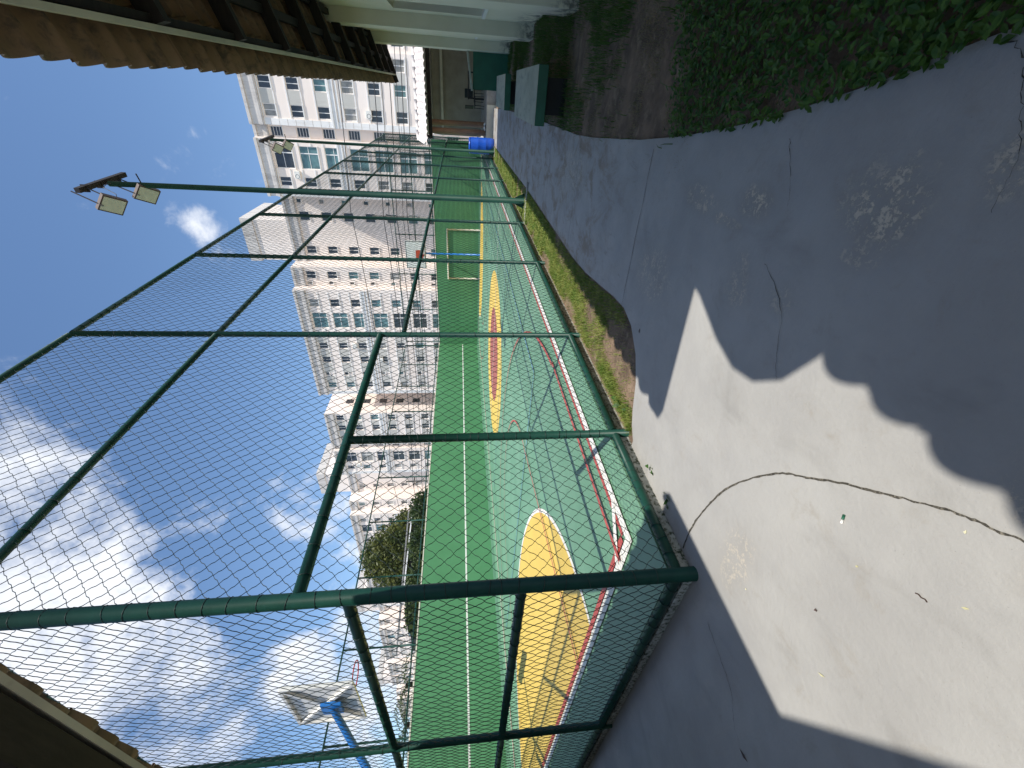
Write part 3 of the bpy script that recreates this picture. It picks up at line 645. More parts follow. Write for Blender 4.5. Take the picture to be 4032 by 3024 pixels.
deck([(xe+.55, .45), (5, .45), (5, -7), (xe+.55, -7)], .05, 'roof_deck', M['tile'], rb, lambda x, y_: 3.45+(x-xe)*.3)
shift(MB().prism([(xe-.02, .43), (xe-.21, .54), (xe-.33, .70), (xe-.36, .88), (xe-.30, 1.10), (xe-.22, 1.27), (xe-.16, 1.40), (xe-.12, 1.55), (xe+.1, 1.64), (xe+.3, 2.0), (xe+4, 2.1), (xe+4, .41)][::-1], 3.42, 3.47).build('shadow_slab', M['tile'], rb), rb)  # unseen slab shaped to cast the rounded shadow and close sun gaps
shift(MB().box(2.4, 2.6, -6.5, .1, -.1, 3.7).build('wall', M['plaster'], rb), rb)

# ------------------------------------------------------------------ benches, counter, barrel, shed
def bench(y0, y1, label):
    b = empty('bench', (-.035, (y0+y1)/2, 0)); tag(b, label, 'bench', 'concrete benches beside the path'); L = (y1-y0)/2
    MB().box(-.345, .345, -L, L, .318, .45).build('slab', M['bench_green'], b, bevel=.008); MB().box(-.343, .343, -L+.002, L-.002, .4505, .4545).build('seat', M['bench_top'], b)
    for s in (-1, 1): MB().box(-.22, .22, s*L*.62-.16, s*L*.62+.16, -.05, .318).build('leg', M['black'], b)
bench(6.78, 9.38, 'concrete bench with dark green sides, opposite the grass verge'); bench(11.6, 14.15, 'concrete bench with dark green sides, closer to the green counter')
ct = empty('counter', (.42, 15.8, 0)); tag(ct, 'dark green serving counter wall with a pale top next to the last pilaster', 'counter')
shift(MB().box(-.03, .88, 15.7, 15.86, -.08, 1.06).build('front', M['counter_green'], ct, bevel=.006), ct); shift(MB().hexa([(-.07, 15.62, 1.062), (.884, 15.62, 1.2), (-.07, 16.0, 1.062), (.884, 16.0, 1.2), (-.07, 15.62, 1.11), (.884, 15.62, 1.25), (-.07, 16.0, 1.11), (.884, 16.0, 1.25)]).build('top', M['bench_top'], ct), ct)
shift(MB().box(-.03, .12, 15.861, 17.6, -.08, 1.06).build('return_wall', M['counter_green'], ct), ct)
ba = empty('barrel', (-2.02, 20.75, 0)); tag(ba, 'blue plastic barrel standing at the end of the path', 'barrel')
MB().lathe([(0, 0), (.27, 0), (.30, .03), (.315, .2), (.31, .33), (.322, .36), (.31, .39), (.318, .66), (.328, .7), (.316, .74), (.315, .95), (.29, 1.05), (.285, 1.08), (.25, 1.085), (.24, 1.06), (0, 1.06)], n=32).build('drum', M['barrel'], ba, True)  # same blue plastic from rim to base
MB().ring((0, 0, 1.045), (0, 0, 1), .30, .016, 32, 6).build('clamp_ring', M['barrel'], ba, True); MB().lathe([(.05, 1.062), (.05, 1.10), (0, 1.10)], (.12, 0, 0), 14).build('bung', M['black'], ba)
sh = empty('shed', (-.5, 23.5, 0)); tag(sh, 'open shed with sunlit pale tiles and brown columns at the end of the path', 'shed')
def SH(o): return shift(o, sh)
SH(MB().box(-1.95, 4.5, 21.75, 27.2, -.1, .30).build('floor', M['concrete'], sh)); SH(MB().box(-1.97, -.55, 21.6, 21.749, -.1, .29).build('step', M['cream'], sh))
SH(MB().box(-2.2, 4.5, 27, 27.2, .3, 2.86).build('wall', M['plaster'], sh)); SH(MB().box(4.3, 4.5, 21.8, 27, .3, 2.85).build('wall', M['plaster'], sh))
SH(MB().box(-2.2, 4.5, 26.6, 26.72, 2.3, 2.42).build('beam', M['cream'], sh)); SH(MB().bar((-1.9, 21.35, 2.72), (4.4, 21.35, 2.72), .12, .16).build('beam', M['wood'], sh))
for x, y, t in ((-1.65, 22.2, 2.7), (-1.42, 23.6, 2.9)): SH(MB().tube([(x, y, .3), (x, y, t)], .12, 18).build('column', M['column'], sh, True))
for x in np.arange(-1.8, 4.4, .75): SH(MB().bar((x, 20.75, 2.72), (x, 22.5, 3.16), .06, .1).build('rafter', M['wood'], sh))
deck([(-2.05, 20.9), (4.5, 20.9), (4.5, 22.55), (-2.05, 22.55)], .03, 'roof_deck', M['wood'], sh, lambda x, y_: 2.79+(y_-20.6)*.25)
deck([(-2.05, 22.55), (4.5, 22.55), (4.5, 27.2), (-2.05, 27.2)], .04, 'roof_deck', M['paletile'], sh, lambda x, y_: 3.28-(y_-22.55)*.09)
tile_p = tile_mesh('tile', .235, .44, M['paletile'], .05)
lay_tiles(sh, tile_p, (-2.05, 20.55, 2.80), (1, 0, 0), (0, 1, 0), .25, .235, .44, 27, 5)
for k in range(17): SH(MB().tube([(-2.1+k*.38, 22.52, 3.33), (-1.68+k*.38, 22.52, 3.36)], [.085, .1], 10).build('ridge_tile', M['paletile'], sh, True))
SH(MB().tube([(-2.04, 20.6, 2.9), (-2.04, 22.5, 3.36)], .06, 8).build('verge_cap', M['paletile'], sh, True))
tb = empty('table', (.1, 24.4, .3)); tag(tb, 'dark table inside the shed', 'table')
MB().box(-.55, .55, -.35, .35, .72, .76).build('top', M['black'], tb)
for sx in (-.5, .5):
    for sy in (-.3, .3): MB().box(sx-.025, sx+.025, sy-.025, sy+.025, 0, .72).build('leg', M['black'], tb)
def chair(x, y, rz, label):
    c_ = empty('chair', (x, y, .3)); c_.rotation_euler = (0, 0, rz); tag(c_, label, 'chair', 'dark chairs in the shed')
    MB().box(-.21, .21, -.21, .21, .42, .46).build('seat', M['black'], c_); MB().box(-.2, .2, .19, .22, .5, .9).build('backrest', M['black'], c_)
    for sx in (-.19, .19):
        for sy in (-.19, .19): MB().tube([(sx, sy, 0), (sx*.95, sy*.95, .42)], .014, 6).build('leg', M['black'], c_)
chair(-.55, 24.0, 1.9, 'dark chair drawn up to the open side of the shed table'); chair(-.3, 25.0, -.4, 'dark chair behind the shed table')
for k, (x, rz) in enumerate(((-1.28, .3), (-1.45, -.5))):
    s_ = empty('shoe', (x, 21.9, .3)); s_.rotation_euler = (0, 0, rz); tag(s_, 'white shoe left on the shed step by the column', 'shoe', 'white shoes on the shed step')
    MB().box(-.05, .05, -.13, .13, 0, .03).build('sole', M['black'], s_, bevel=.012); MB().hexa([(-.045, -.12, .03), (.045, -.12, .03), (-.045, .1, .03), (.045, .1, .03), (-.03, -.11, .06), (.03, -.11, .06), (-.035, .09, .11), (.035, .09, .11)]).build('upper', M['white'], s_, bevel=.012)

# ------------------------------------------------------------------ apartment blocks across the street
BX = 54.5
def window_mesh(wd, ht, kind):
    mb = MB(); t = .06
    mb.box(0, t, -.03, .03, 0, ht); mb.box(wd-t, wd, -.03, .03, 0, ht); mb.box(t, wd-t, -.03, .03, 0, t); mb.box(t, wd-t, -.03, .03, ht-t, ht)
    if kind == 'sash': mb.box(wd/2-.03, wd/2+.03, -.025, .025, t, ht-t)
    if kind == 'loggia': mb.box(wd*.66, wd*.66+.1, -.04, .04, t, ht-t); mb.box(t, wd-t, -.02, .02, ht*.5, ht*.5+.05)
    if kind == 'bars':
        for k in range(1, 4): mb.box(t, wd-t, -.02, .02, ht*k/4-.02, ht*k/4+.02)
    mb.box(-.08, wd+.08, -.26, -.02, -.09, -.002)
    return mb.mesh('window', M['trim'])
pane_cache = {}; win_cache = {}
def pane_mesh(wd, ht, m):
    k = (wd, ht, m)
    if k not in pane_cache: pane_cache[k] = MB().box(.05, wd-.05, .005, .015, .05, ht-.05).mesh('pane', M[m])
    return pane_cache[k]
GL = ['glassdark', 'glassdark', 'glassdark', 'glassteal', 'glasscurtain']
def add_window(root, x, yp, z, wd, ht, kind, rz=0):
    k = (wd, ht, kind)
    if k not in win_cache: win_cache[k] = window_mesh(wd, ht, kind)
    o = link('window', win_cache[k], root, (x, yp+.17, z)); 
    pm = pane_mesh(wd, ht, 'glassteal' if kind == 'loggia' and random.random() < .6 else random.choice(GL)); link('pane', pm, o)
ROWS = [21.72-2.7*k for k in range(8)]
def block_template():
    root = empty('apartment_block', (0, BX, 0))
    # sections: (x_right, x_left, y offset, [(x_right, x_left, kind)])  in block coordinates, x grows to the right
    secs = [(2.4, -4.45, 0, [(1.95, .85, 'sash'), (-.18, -1.27, 'sash'), (-2.56, -3.68, 'sash')]),
            (-4.45, -5.75, .55, [(-4.6, -5.55, 'bars')]),
            (-5.75, -11.5, 0, [(-6.33, -8.59, 'loggia'), (-9.46, -10.42, 'sash')]),
            (-11.5, -20.4, 3.5, [(-12.5, -13.0, 'tiny'), (-14.0, -15.1, 'sash'), (-18.3, -19.3, 'sash')]),
            (-20.4, -23.0, 1.2, [(-20.9, -21.9, 'sash'), (-22.3, -22.7, 'tiny')]),
            (-23.0, -40.0, 0, [(-24.3, -25.4, 'sash'), (-26.3, -28.6, 'loggia'), (-29.3, -30.0, 'bars'), (-31.0, -31.95, 'sash'), (-33.3, -34.3, 'sash'), (-36.0, -36.6, 'tiny'), (-37.85, -38.85, 'sash')])]
    par = MB()
    class Pieces:
        def __init__(s, nm, m): s.nm, s.m, s.c = nm, m, {}
        def box(s, x0, x1, y0, y1, z0, z1):
            k = tuple(round(v, 3) for v in (x1-x0, y1-y0, z1-z0))
            if k not in s.c: s.c[k] = MB().box(0, k[0], 0, k[1], 0, k[2]).mesh(s.nm, M[s.m])
            link(s.nm, s.c[k], root, (x0, y0, z0))
    trim = Pieces('trim', 'trim'); panel = Pieces('spandrel', 'panel'); q = Pieces('quoin', 'trim')
    for si, (xr, xl_, dy, cols) in enumerate(secs):
        rects = []
        for (a_, b_, kind) in cols:
            for z in ROWS:
                ht = {'sash': 1.25, 'bars': 1.25, 'loggia': 1.95, 'tiny': .6}[kind]
                rects.append((a_-0, b_, z-ht, z, kind, ht))
        rr = [(xr-a_, xr-b_, z0, z1) for (a_, b_, z0, z1, kd, ht) in rects]
        facade(root, (xr, dy), (-1, 0), (0, -1), xr-xl_, -.1, 22.6, rr, M['tower'], .25)
        for (a_, b_, z0, z1, kd, ht) in rects:
            if z0 > 1.5: add_window(root, b_, dy+(.0 if kd != 'loggia' else .0), z0, a_-b_, ht, kd)
        # grey spandrels between neighbouring windows of one storey, with white string lines
        cc = sorted(cols, key=lambda c_: -c_[0])
        if dy == 0:
            for z in ROWS:
                if z < 4: continue
                for (a1, b1, k1), (a2, b2, k2) in zip(cc[:-1], cc[1:]):
                    if 'sash' in (k1, k2) and 'loggia' not in (k1, k2): panel.box(a2+.02, b1-.02, dy-.02, dy-.003, z-1.22, z-.04)
                x_hi = xr-.25; x_lo = xl_+.7
                lo_segs = [c_ for c_ in cc if c_[2] == 'loggia']
                spans = [(x_hi, x_lo)]
                for c_ in lo_segs:
                    spans = [s for (h_, l_) in spans for s in (((h_, c_[0]+.05), (c_[1]-.05, l_)) if l_ < c_[1] and h_ > c_[0] else ((h_, l_),))]
                for (h_, l_) in spans:
                    trim.box(l_, h_, dy-.05, dy-.001, z, z+.12); trim.box(l_, h_, dy-.055, dy-.001, z-1.25-.14, z-1.25-.02)
            trim.box(xl_, xr, dy-.16, dy-.002, 14.35, 14.75); trim.box(xl_, xr, dy-.24, dy-.002, 14.76, 14.92); trim.box(xl_, xr, dy-.10, dy-.002, 14.0, 14.2)
            trim.box(xl_, xr, dy-.22, dy-.002, 3.6, 4.3)
            z = 4.4
            for xq in ((xl_+.62, xl_+.02),):
                while z < 21.8:
                    q.box(xq[1], xq[0], dy-.09, dy-.001, z, z+.80); z += .84
        par.box(xl_, xr, dy-.18, dy+.25, 22.2, 23.4); par.box(xl_-.05, xr+.05, dy-.34, dy-.181, 23.05, 23.3); par.box(xl_-.03, xr+.03, dy-.3, dy-.182, 21.98, 22.25); par.box(xl_-.02, xr+.02, dy-.25, dy-.001, 21.88, 21.975)
        # return walls towards the next section
        if si: 
            pd = secs[si-1][2]
            if pd != dy: MB().box(xr-.001, xr+.12, min(pd, dy)+.01, max(pd, dy), -.1, 23.3).build('return_wall', M['tower'], root)
    par.build('parapet', M['parapet'], root)
    MB().box(2.25, 2.4, .02, 14, -.1, 23.3).build('side_wall', M['tower'], root)
    MB().box(-40, -39.85, .26, 14, -.1, 23.3).build('side_wall', M['tower'], root); MB().box(-39.8, 2.2, 5, 14, 22.4, 22.6).build('roof', M['panel'], root)
    tw = MB().box(-20.3, -15.2, 3.6, 11.8, 22.0, 28.4).build('stair_tower', M['tower'], root)
    MB().box(-20.45, -15.05, 3.45, 11.95, 27.6, 29.0).build('cornice', M['parapet'], tw)
    for z in (8.6, 11.3, 14, 16.7, 19.4):
        for yy in (2.6, 5.6, 8.6): MB().box(2.401, 2.43, yy, yy+1.05, z, z+1.2).build('side_window', M['glassdark'], root)
    for x, z in ((-9.2, 19.9), (-31.4, 17.0), (-33.8, 13.6), (-3.0, 11.3), (-24.9, 8.6)):
        a_ = MB().box(x-.4, x+.4, -.34, -.005, z-.55, z).build('air_conditioner', M['white'], root); MB().ring((x-.12, -.345, z-.28), (0, 1, 0), .2, .015, 18, 5).build('fan_grille', M['black'], a_)
    return root
blk = block_template()
names = ['pale pink apartment block rising behind the shed and the end wall', 'second apartment block beyond the far end of the pink one', 'third apartment block partly hidden by the round tree', 'farthest apartment block, past the round tree']
tag(blk, names[0], 'building', 'row of alike apartment blocks')
for k in range(1, 4):
    b = copy_tree(blk); b.location.x = -46.3*k; tag(b, names[k], 'building', 'row of alike apartment blocks')
    for o in list(b.children):
        if o.name.startswith('window'):
            for pn in o.children: 
                if random.random() < .5:
                    dims = [kk for kk, v in pane_cache.items() if v == pn.data][0]; pn.data = pane_mesh(dims[0], dims[1], random.choice(GL))

wing = [(a_, b_, z-1.25, z) for (a_, b_) in ((.5, 1.6), (2.9, 4.0), (5.3, 6.4)) for z in ROWS]
facade(blk, (7.6, .3), (-1, 0), (0, -1), 5.2, -.1, 22.6, [(7.6-5.4-a_*.0-(b_-.5)*.0-0+(a_-.5)*.62, 7.6-5.4+(a_-.5)*.62+1.0, z0, z1) for (a_, b_, z0, z1) in wing if a_ < 5], M['tower'], .25)
for (a_, b_, z0, z1) in wing:
    if a_ < 5 and z0 > 1.5: add_window(blk, 7.6-(2.2+(a_-.5)*.62+1.0), .3, z0, 1.0, 1.25, 'sash')
MB().box(2.45, 7.6, .12, .55, 22.2, 23.35).build('parapet', M['parapet'], blk); MB().box(7.45, 7.6, .56, 14, -.1, 23.2).build('side_wall', M['tower'], blk)

# ------------------------------------------------------------------ trees, shrubs, low roof behind the wall, cables
def leaf_cloud(lobes, n, size, seed):
    rg = np.random.default_rng(seed); V = []; 
    tot = sum(l[3]*l[4]*l[5] for l in lobes)
    for (cx_, cy_, cz_, rx, ry, rz) in lobes:
        m = int(n*rx*ry*rz/tot); d = rg.normal(size=(m, 3)); d /= np.linalg.norm(d, axis=1)[:, None]
        rad = rg.uniform(.35, 1, m)**.5*(1+.12*np.sin(d[:, 0]*7+cx_)*np.sin(d[:, 2]*6+cz_))
        P = np.array([cx_, cy_, cz_])+d*rad[:, None]*np.array([rx, ry, rz])
        V.append(P)
    P = np.concatenate(V); m = len(P)
    a_ = rg.normal(size=(m, 3)); a_ /= np.linalg.norm(a_, axis=1)[:, None]; b_ = np.cross(a_, rg.normal(size=(m, 3))); b_ /= np.linalg.norm(b_, axis=1)[:, None]
    s = size*rg.uniform(.6, 1.3, m)[:, None]
    Q = np.stack([P-a_*s, P+b_*s*.45, P+a_*s, P-b_*s*.45], 1).reshape(-1, 3); Fc = np.arange(m*4).reshape(-1, 4); return Q, Fc
def tree(name, x, y, lobes, trunk_h, n, size, label, m='foliage', seed=1, group=None):
    t = empty(name, (x, y, -.1)); tag(t, label, 'tree', group)
    mb = MB().tube([(0, 0, 0), (.05, .03, trunk_h*.5), (.0, .1, trunk_h)], [.24, .19, .15], 10); mb.build('trunk', M['bark'], t, True)
    lm = MB()
    for (lx, ly, lz_, rx, ry, rz) in lobes: lm.tube([(0, .1, trunk_h*.8), (lx*.5, ly*.5, (trunk_h*.8+lz_)/2), (lx*.85, ly*.85, lz_)], [.12, .08, .03], 6)
    lm.build('limb', M['bark'], t, True)
    V, Fc = leaf_cloud(lobes, n, size, seed); c_ = npmesh('crown', V, Fc, M[m], t); return t
tree('tree', -34.5, 22.4, [(0, 0, 7.6, 3.0, 2.8, 2.3), (-1.6, -.8, 6.2, 2.4, 2.4, 1.9), (1.7, .9, 6.3, 2.3, 2.3, 1.9), (.3, -.2, 9.2, 1.9, 1.9, 1.3), (-2.6, -1.6, 4.7, 1.8, 1.8, 1.4), (2.6, 1.7, 4.6, 1.9, 1.8, 1.4), (.2, 0, 4.6, 2.6, 2.4, 1.5)], 4.2, 26000, .16, 'round olive-green tree standing behind the striped court wall', seed=3)
for k, (x, y, rr, h_) in enumerate(((-19.5, 13.2, 1.0, 3.7), (-19.3, 15.2, 1.1, 3.8), (-19.6, 11.4, .9, 3.6), (-19.3, 9.6, .9, 3.5))):
    tree('shrub', x, y, [(0, 0, h_, rr, rr, .75), (.5, .3, h_-.6, rr*.8, rr*.8, .7)], h_-.6, 2600, .11, ['dark shrub above the striped wall, third from the palms', 'dark shrub above the striped wall, farthest from the palms', 'dark shrub above the striped wall, second from the palms', 'dark shrub above the striped wall, right next to the palms'][k], 'foliage2', 20+k, 'shrubs behind the striped wall')
lr = empty('shed', (-24, 14.5, 0)); tag(lr, 'low outbuilding with a grey sheet roof behind the striped wall', 'shed')
shift(MB().hexa([(-22, 11.6, 4.72), (-22, 17.4, 4.86), (-28, 11.6, 5.5), (-28, 17.4, 5.6), (-22, 11.6, 4.80), (-22, 17.4, 4.94), (-28, 11.6, 5.6), (-28, 17.4, 5.7)]).build('roof', M['roofgrey'], lr), lr)
shift(MB().box(-22.06, -21.98, 11.6, 17.4, 4.64, 4.71).build('gutter', M['trim'], lr), lr); shift(MB().box(-28, -22.6, 11.8, 17.2, -.1, 4.6).build('wall', M['black'], lr), lr)
def palm(x, y, h_, label, seed):
    rg = random.Random(seed); t = empty('palm_tree', (x, y, -.1)); tag(t, label, 'palm', 'small palms behind the striped wall')
    MB().tube([(0, 0, 0), (.1, .05, h_*.6), (.05, 0, h_)], [.12, .1, .09], 8).build('trunk', M['bark'], t, True)
    for k in range(11):
        az = k*2*math.pi/11+rg.uniform(-.2, .2); e = rg.uniform(.3, 1.1); mb = MB()
        for s in range(10):
            tt = s/10; px = 1.4*tt; pz = e*1.2*tt-1.2*tt*tt
            for sd in (-1, 1):
                A = Vector((px*math.cos(az), px*math.sin(az), h_+pz)); out = Vector((math.cos(az+sd*1.0), math.sin(az+sd*1.0), -.45))*.42*(1-.5*tt); w_ = Vector((math.cos(az), math.sin(az), 0))*.03
                mb.quad(A-w_, A+w_, A+out)
        mb.build('frond', M['palm'], t)
palm(-19.3, 6.9, 3.9, 'small drooping palm above the striped wall, next to the dark shrubs', 1); palm(-19.2, 5.6, 3.8, 'small drooping palm above the striped wall, away from the dark shrubs', 2)
for k, (z, y_, sag) in enumerate(((6.2, 40, .5), (6.6, 40.4, .45), (7.1, 40, .5), (7.9, 40.8, .6), (8.3, 40.2, .5), (5.7, 40, .4), (11.5, 42, .7))):
    mb = MB()
    for x0 in (-80, -45, -10, 25):
        mb.tube([(x0+35*t/8, y_, z-sag*4*(t/8)*(1-t/8)) for t in range(9)], .022 if k % 2 else .032, 5, False)
    tag(mb.build('power_cable', M['cable']), ['second-lowest overhead cable in front of the apartment blocks', 'third overhead cable up from the lowest of the street bundle', 'middle overhead cable of the street bundle', 'thinner cable second from the top of the street bundle', 'highest cable of the tight street bundle', 'lowest overhead cable in front of the apartment blocks', 'single thin cable hung well above the bundled street cables'][k], 'cable', 'overhead street cables')
for x, ul in ((-80, 'third apartment block'), (-45, 'gap between the first two apartment blocks'), (-10, 'shaded recess of the first apartment block'), (25, 'school building roof')):
    u = empty('utility_pole', (x, 40.3, -.1)); tag(u, 'grey concrete cable pole standing before the '+ul, 'utility pole', 'street utility poles')
    MB().tube([(0, .3, 0), (0, .3, 9.4)], [.17, .11], 12).build('pole', M['concrete'], u, True); MB().box(-.06, .06, -.6, 1.0, 8.2, 8.32).build('crossarm', M['wood'], u)

# ------------------------------------------------------------------ grass, ground cover, litter
def inside(px, py, poly):
    c_ = np.zeros(len(px), bool); n = len(poly)
    for i in range(n):
        x1, y1 = poly[i]; x2, y2 = poly[(i+1) % n]
        t = ((y1 > py) != (y2 > py)) & (px < (x2-x1)*(py-y1)/((y2-y1) if y2 != y1 else 1e-9)+x1); c_ ^= t
    return c_
def vnoise(x, y, s, seed):
    rg = np.random.default_rng(seed); G = rg.random((64, 64)); xs = (x*s) % 63; ys_ = (y*s) % 63; i = xs.astype(int); j = ys_.astype(int); fx = xs-i; fy = ys_-j; fx = fx*fx*(3-2*fx); fy = fy*fy*(3-2*fy)
    return (G[i, j]*(1-fx)+G[i+1, j]*fx)*(1-fy)+(G[i, j+1]*(1-fx)+G[i+1, j+1]*fx)*fy
def scatter(poly, n, seed, dens=None):
    rg = np.random.default_rng(seed); xs, ys_ = zip(*poly); X = rg.uniform(min(xs), max(xs), n*3); Y = rg.uniform(min(ys_), max(ys_), n*3)
    k = inside(X, Y, poly); X, Y = X[k], Y[k]
    if dens is not None: k = rg.random(len(X)) < dens(X, Y); X, Y = X[k], Y[k]
    return X[:n], Y[:n]
def blades(name, X, Y, h0, h1, wd, m, seed, label, lean=.7, z0=-.02):
    rg = np.random.default_rng(seed); n = len(X); az = rg.uniform(0, 2*math.pi, n); h = rg.uniform(h0, h1, n); ln = rg.uniform(.15, lean, n)*h
    d = np.stack([np.cos(az), np.sin(az), 0*az], 1); s = np.stack([-np.sin(az), np.cos(az), 0*az], 1)*(wd*rg.uniform(.6, 1.3, n))[:, None]
    B = np.stack([X, Y, 0*X+z0], 1); Mid = B+d*(ln*.35)[:, None]+np.array([0, 0, 1])*(h*.65)[:, None]; T = B+d*ln[:, None]+np.array([0, 0, 1])*(h*(1-.35*ln/h))[:, None]
    V = np.stack([B-s, B+s, Mid+s*.7, Mid-s*.7, T], 1).reshape(-1, 3); i = np.arange(n)*5
    Fc = [tuple(q) for q in np.stack([i, i+1, i+2, i+3], 1).tolist()]+[tuple(q) for q in np.stack([i+3, i+2, i+4], 1).tolist()]
    o = npmesh(name, V, Fc, m); tag(o, label, 'grass', kind='stuff'); return o
verge = [(-2.46, 2.66)]+[(x-.02, y) for x, y in left_edge[1:]]+[(-2.47, 21.9)]
bare = lambda X, Y: np.clip((vnoise(X+9, Y, 2.3, 4)-.30)*4.2, .04, 1)*np.where(X > -2.0+.12*np.sin(Y*2), .42, 1.0)
X, Y = scatter([q for q in verge if q[1] < 6.5]+[(-1.78, 6.5), (-2.47, 6.5)] if False else [(-2.46, 2.66)]+[(x-.02, y) for x, y in left_edge[1:11]]+[(-1.8, 7), (-2.47, 7)], 24000, 5, bare)
blades('grass', X, Y, .02, .075, .0026, M['grass'], 6, 'patchy bright green grass on the verge beside the fence')
X, Y = scatter([(-1.8, 7), (-1.79, 10), (-1.87, 14), (-1.97, 19.6), (-2.0, 21.6), (-2.47, 21.6), (-2.47, 7)], 34000, 8, bare)
blades('grass', X, Y, .03, .085, .007, M['grass'], 9, 'bright green grass on the verge around the floodlight poles')
X, Y = scatter(verge, 5000, 15, lambda X, Y: np.clip((vnoise(X+2, Y, 2.9, 14)-.45)*4, 0, 1))
blades('grass', X, Y, .015, .05, .0022, M['drygrass'], 16, 'dry straw-coloured grass between the green tufts of the verge')
# small broad weeds at the fence foot
rgw = random.Random(4)
for k, (x, y) in enumerate(((-2.40, 3.05), (-2.42, 2.2), (-2.43, 1.9), (-2.35, 2.85))):
    mb = MB()
    for q in range(9 if k != 0 else 12):
        az = rgw.uniform(0, 6.28); L = rgw.uniform(.03, .07)*(1.5 if k == 0 else 1); d = Vector((math.cos(az), math.sin(az), rgw.uniform(.3, 1.0))).normalized(); s = Vector((-math.sin(az), math.cos(az), 0)); B = Vector((rgw.uniform(-.03, .03), rgw.uniform(-.05, .05), 0))
        mb.quad(B, B+d*L*.5+s*L*.28, B+d*L, B+d*L*.5-s*L*.28)
    tag(mb.build('weed', M['cover'], loc=(x, y, -.01)), ['largest broad-leaved weed at the fence foot, beside the grass verge', 'small weed at the fence foot past the short post', 'small weed at the fence foot closest to the path crack', 'small weed where the grass verge meets the path corner'][k], 'plant', 'weeds at the fence foot')
bedp = [q for q in right_edge[1:-4]]+[(3.0, .6), (3.0, 20)]
wallgrass = lambda X, Y: np.clip((vnoise(X+4, Y, 1.6, 31)-.32)*3.2, 0, 1)*np.where((X > .45) & (Y > 3.6), 1, np.where(Y > 5.2, .55, .10))*np.where((X < 1.12), 1, 0)
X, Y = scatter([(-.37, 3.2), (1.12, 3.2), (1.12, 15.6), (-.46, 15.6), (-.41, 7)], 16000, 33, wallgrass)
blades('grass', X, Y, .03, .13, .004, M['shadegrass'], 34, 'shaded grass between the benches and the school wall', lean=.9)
X, Y = scatter([(-.40, 3.0), (1.0, 3.0), (1.0, 9), (-.42, 9)], 16000, 43, lambda X, Y: np.clip((vnoise(X+1, Y, 4.1, 44)-.35)*3, 0, .9))
blades('grass', X, Y, .008, .035, .002, M['drygrass'], 45, 'dry matted grass on the bare soil of the shaded garden bed', lean=1.6)
# low broad-leaved ground cover next to the path
def cover_leaves(X, Y, hmax, size, seed):
    rg = np.random.default_rng(seed); n = len(X); az = rg.uniform(0, 6.283, n); z = rg.uniform(.008, 1, n)*hmax; tilt = rg.uniform(-.1, .75, n); s = size*rg.uniform(.6, 1.25, n)
    d = np.stack([np.cos(az)*np.cos(tilt), np.sin(az)*np.cos(tilt), np.sin(tilt)], 1); e = np.stack([-np.sin(az), np.cos(az), 0*az], 1); up_ = np.cross(d, e)
    C = np.stack([X, Y, z], 1); fold = .22
    A = C-d*s[:, None]; Bp = C+d*s[:, None]; L1 = C+e*(s*.55)[:, None]-up_*(s*-fold)[:, None]+d*(s*.2)[:, None]; R1 = C-e*(s*.55)[:, None]-up_*(s*-fold)[:, None]+d*(s*.2)[:, None]
    L0 = C+e*(s*.42)[:, None]+up_*(s*fold*.8)[:, None]-d*(s*.45)[:, None]; R0 = C-e*(s*.42)[:, None]+up_*(s*fold*.8)[:, None]-d*(s*.45)[:, None]
    V = np.stack([A, L0, L1, Bp, R1, R0], 1).reshape(-1, 3); i = np.arange(n)*6
    return V, np.concatenate([np.stack([i, i+1, i+2, i+3], 1), np.stack([i, i+3, i+4, i+5], 1)])
reg = [(-.2, 3.25), (-.09, 2.46), (-.01, 2.04), (.09, 1.69), (.13, 1.55), (.20, 1.31), (.31, .95), (.52, .4), (2.8, .4), (2.8, 2.8), (.9, 3.7)]
X, Y = scatter(reg, 21000, 51, lambda X, Y: np.clip((vnoise(X, Y, 3.3, 52)-.05)*4, .5, 1)*np.clip((3.5-Y+.5*vnoise(X, Y, 2, 3))*2.2, .0, 1))
X2, Y2_ = scatter([(.08, 1.75), (.2, 1.31), (.31, .95), (.52, .4), (2.8, .4), (2.8, 1.9)], 9000, 57)
X, Y = np.concatenate([X, X2]), np.concatenate([Y, Y2_])
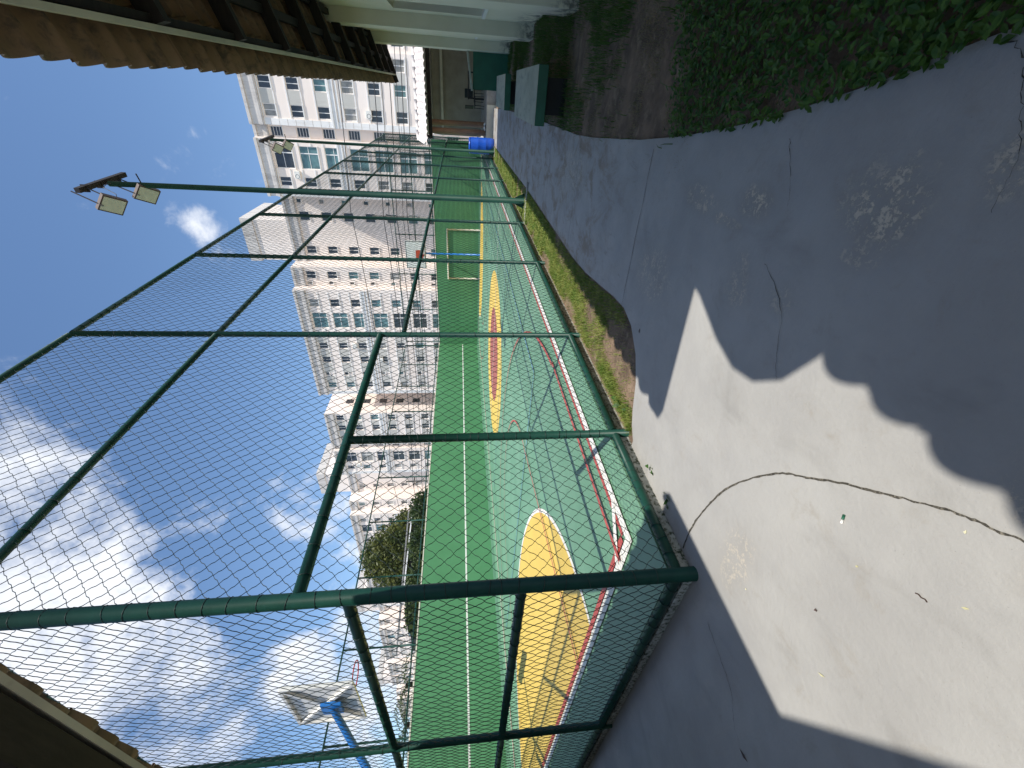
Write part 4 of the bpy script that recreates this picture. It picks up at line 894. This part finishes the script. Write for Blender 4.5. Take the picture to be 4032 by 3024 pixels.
V, Fc = cover_leaves(X, Y, .09, .019, 53); o = npmesh('ground_cover', V, Fc, M['cover']); tag(o, 'low broad-leaved ground cover spilling onto the shaded path edge', 'plants', kind='stuff')
# litter
def leaflet(x, y, L, wd, rz, label, m, grp='pale fallen leaves on the sunlit path'):
    mb = MB(); mb.v += [(-L/2, 0, .002), (-L*.1, wd/2, .007), (L/2, 0, .003), (-L*.1, -wd/2, .004)]; mb.f += [(0, 1, 2), (0, 2, 3)]
    o = mb.build('fallen_leaf', m, loc=(x, y, .001)); o.rotation_euler = (0, 0, rz); tag(o, label, 'leaf', grp)
for ll, (x, y, L, rz) in zip(('largest pale leaf sliver lying alone on the sunlit path', 'pale leaf sliver between the curled twig and the shadow edge', 'tiny pale leaf just past the green and white wrapper stub', 'pale leaf speck beside the long dark joint in the path', 'pale speck of leaf on the path in front of the corner post'), ((-1.94, .59, .035, 2.2), (-1.19, .49, .022, 2.4), (-1.41, .76, .012, 2.1), (-1.0, .62, .014, .3), (-2.1, 1.05, .012, 1))): leaflet(x, y, L, .007, rz, ll, M['paleleaf'])
for ll, (x, y, L, rz) in zip(('dark dry leaf in the shade before the near end fence', 'dark dry leaf on the shaded path beside the bare soil of the verge', 'tiny dark speck of leaf on the sunlit path'), ((-2.87, .55, .07, 1.9), (-1.59, 3.01, .05, .2), (-1.74, .76, .014, 1))): leaflet(x, y, L, .016, rz, ll, M['rust'], 'dark fallen leaves on the path')
lt = empty('lollipop_stub', (-1.31, .9, 0)); lt.rotation_euler = (0, 0, .3); tag(lt, 'small green and white wrapper stub on the sunlit path', 'litter')
MB().tube([(-.018, 0, .005), (.0, 0, .005)], .0048, 10).build('white_end', M['white'], lt, True); MB().tube([(.0005, 0, .005), (.02, 0, .005)], .005, 10).build('green_end', M['bench_green'], lt, True)
tw_ = MB().tube([(-1.29, .59, .003), (-1.283, .582, .004), (-1.285, .572, .003), (-1.278, .563, .003), (-1.28, .554, .003)], .0022, 6).build('twig', M['rust'], None, True); tag(tw_, 'curled brown twig on the sunlit path', 'twig')
